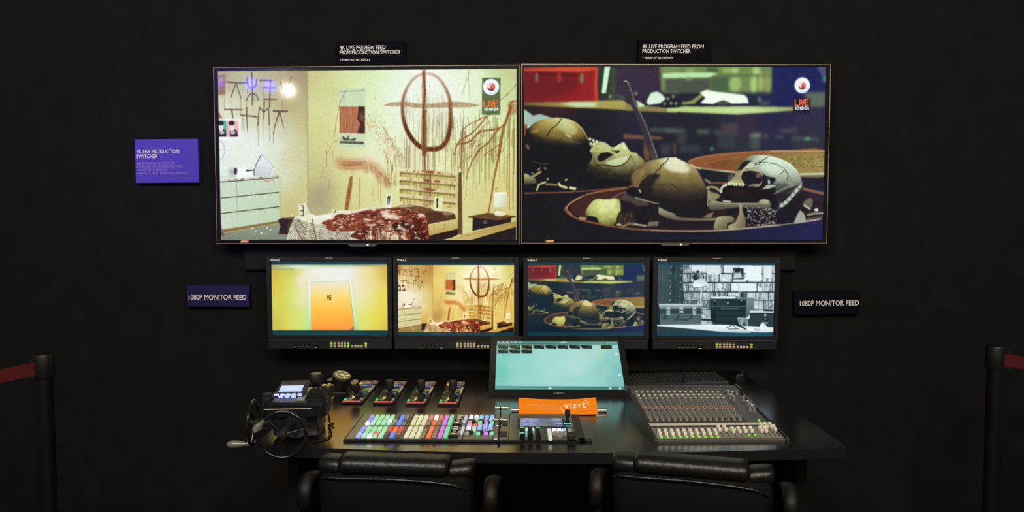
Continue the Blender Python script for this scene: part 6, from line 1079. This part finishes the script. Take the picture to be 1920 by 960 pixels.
# ------------------------------------------------------------------ leather chairs
LEA = mat('black_leather', (.0045, .0042, .0036), .36, spec=.45, bump=.5, bscale=160, noise=.2, nscale=20); SHL = mat('chair_shell', (.003, .003, .0034), .6, spec=.15)
def ellring(c, a, b, n=20, ax='x', p=2.4):
    o = []
    for k in range(n):
        t = 2 * math.pi * k / n; u = math.copysign(abs(math.cos(t)) ** (2 / p), math.cos(t)) * a; v = math.copysign(abs(math.sin(t)) ** (2 / p), math.sin(t)) * b; o.append((c[0], c[1] + u, c[2] + v) if ax == 'x' else (c[0] + u, c[1] + v, c[2]))
    return o
def pad(P, mb):                                        # a stuffed roll along x: (x, y, z, half depth, half height)
    return mb.loft([ellring(q[:3], q[3], q[4]) for q in P])
def chair(label, loc, rz):
    t = thing('office_chair', label, 'chair', loc, (0, 0, rz), 'leather office chairs at the desk')
    Z = .770
    def roll(x0, x1, za, zb, h, d, y0=0, y1=0):
        P = []; ts_ = (0, .015, .04, .09, .2, .5, .8, .91, .96, .985, 1); n = 11
        for i in range(n):
            s = ts_[i]; e = min(s, 1 - s) * 2 * abs(x1 - x0) / 2; k = .80 + .20 * min(1, e / .012) ** .5; P.append((x0 + (x1 - x0) * s, y0 + (y1 - y0) * s, za + (zb - za) * s, d * k, h * k))
        return P
    bk = MB(); rings = []
    for z, wd, yy, th in ((.42, .17, .045, .03), (.46, .20, .03, .042), (.56, .212, .01, .05), (.66, .215, -.0, .05), (.72, .214, -.008, .045), (.752, .205, -.01, .036), (.762, .195, -.01, .02)): rings.append(ellring((0, yy, z), wd, th, 28, 'z', 4))
    bk.loft(rings); b = bk.build('backrest', SHL, t, True)
    pad(roll(-.152, .150, Z + .003, Z + .001, .028, .046, -.012, -.012), MB()).build('head_roll', LEA, b, True)
    pad(roll(-.215, -.1515, Z - .005, Z - .004, .026, .042, .006, -.008), MB()).build('head_roll', LEA, b, True)
    pad(roll(.1495, .216, Z - .013, Z - .009, .025, .040, -.008, .008), MB()).build('head_roll', LEA, b, True)
    MB().tube([(-.214, -.02, .728), (-.195, -.046, .741), (-.15, -.057, .7435), (0, -.060, .7455), (.10, -.059, .741), (.165, -.054, .733), (.20, -.040, .716), (.214, -.02, .698)], .003, 8).build('piping', LEA, b, True)
    s_ = MB(); s_.loft([ellring((0, .23, z), .24 * k, .235 * k, 32, 'z', 4) for z, k in ((.40, .90), (.415, .98), (.45, 1), (.475, .97), (.485, .88))]); s_.build('seat', LEA, t, True)
    for x in (-.262, .262):
        ar = MB().tube([(x * .86, .30, .42), (x, .26, .46), (x, .20, .58), (x, .13, .682)], .014, 10).tube([(x * .82, .045, .50), (x * .97, .03, .53), (x, .012, .60), (x, .015, .67), (x, .05, .712)], .014, 10).build('armrest', SHL, t, True)
        A = []
        for y, z, a_, b_ in ((-.012, .635, .012, .008), (-.014, .645, .019, .013), (-.012, .675, .022, .016), (-.002, .70, .022, .016), (.025, .716, .022, .014), (.075, .708, .022, .012), (.115, .698, .021, .011), (.135, .692, .014, .007)):
            v = Vector((0, 1, .25)) if y > .02 else Vector((0, .35, 1)); up = Vector((0, -v.z, v.y)).normalized(); A.append([tuple(Vector((x, y, z)) + Vector((a_ * math.cos(q), 0, 0)) + up * b_ * math.sin(q)) for q in np.linspace(0, 2 * math.pi, 15)[:-1]])
        MB().loft(A).build('arm_pad', mat('arm_vinyl', (.003, .0029, .0026), .5, spec=.22), ar, True)
    MB().cyl((0, .23, .07), (0, .23, .40), .028, .022, 18).box((0, .23, .392), (.2, .2, .02), .004).build('gas_lift', SHL, t, True)
    bs = MB()
    for k in range(5): a = math.radians(72 * k + 18); bs.tube([(0, .23, .095), (.15 * math.cos(a), .23 + .15 * math.sin(a), .085), (.29 * math.cos(a), .23 + .29 * math.sin(a), .068)], [.028, .022, .015], 10)
    bs = bs.build('base', SHL, t, True); c0 = None
    for k in range(5):
        a = math.radians(72 * k + 18); P = (.29 * math.cos(a), .23 + .29 * math.sin(a), 0)
        if c0 is None: c0 = MB().cyl((-.018, 0, .027), (-.004, 0, .027), .027, n=16, bev=.003).cyl((.004, 0, .027), (.018, 0, .027), .027, n=16, bev=.003).cyl((0, 0, .03), (0, 0, .068), .006, n=8).build('caster', RUB, bs, True, T3(*P))
        else: dup(c0, bs, P)
    return t
chair('black leather office chair tucked in front of the production switcher', (-.342, 2.112, 0), math.radians(-4))
chair('black leather office chair turned slightly in front of the audio mixer', (.473, 2.105, 0), math.radians(-13))
# ------------------------------------------------------------------ belt barriers
RED = mat('red_belt', (.10, .003, .007), .7, bump=.3, bscale=900)
def barrier(label, loc, end):
    t = thing('belt_barrier', label, 'belt barrier', loc)
    MB().lathe([(0, 0), (.17, 0), (.175, .006), (.165, .016), (.05, .03), (.034, .045), (.032, .06), (0, .06)], None, 40).build('base', BLK, t, True)
    MB().cyl((0, 0, .05), (0, 0, .85), .0315, n=28).build('post', mat('post_black', (.004, .004, .0045), .4, spec=.3), t, True)
    MB().lathe([(0, .84), (.036, .84), (.038, .846), (.038, .925), (.036, .93), (.028, .934), (0, .935)], None, 28).build('cassette', BLK, t, True)
    d = Vector(end); n = Vector((-d.y, d.x, 0)).normalized() * .0012; u = d.normalized() * .036; m = MB(); R_ = []
    for i in range(9):
        s = i / 8; p = u + (d - u) * s; sg_ = .012 * 4 * s * (1 - s) * 0; z0 = .8565 + p.z - sg_; R_.append([tuple(Vector((p.x, p.y, z0)) + n), tuple(Vector((p.x, p.y, z0 + .049)) + n), tuple(Vector((p.x, p.y, z0 + .049)) - n), tuple(Vector((p.x, p.y, z0)) - n)])
    m.loft(R_).build('belt', RED, t)
    m = MB()
    for z in (.850, .915): m.cyl((u.x * 1.02, u.y * 1.02 - .006, z), (u.x * 1.25, u.y * 1.25 - .012, z), .004, n=10)
    m.build('screw', STEEL, t)
    e = t.children[0]
    MB().lathe([(0, 0), (.17, 0), (.165, .016), (.034, .045), (.0315, .06), (.0315, .84), (.038, .846), (.038, .925), (.028, .934), (0, .935)], T3(*d), 28).build('end_post', BLK, t, True)
barrier('black post with a red belt standing left of the screens', (-1.815, 2.9, 0), (-.45, -1.62, 0))
barrier('black post with a red belt standing right of the screens', (1.925, 3.12, 0), (.62, -1.55, 0))
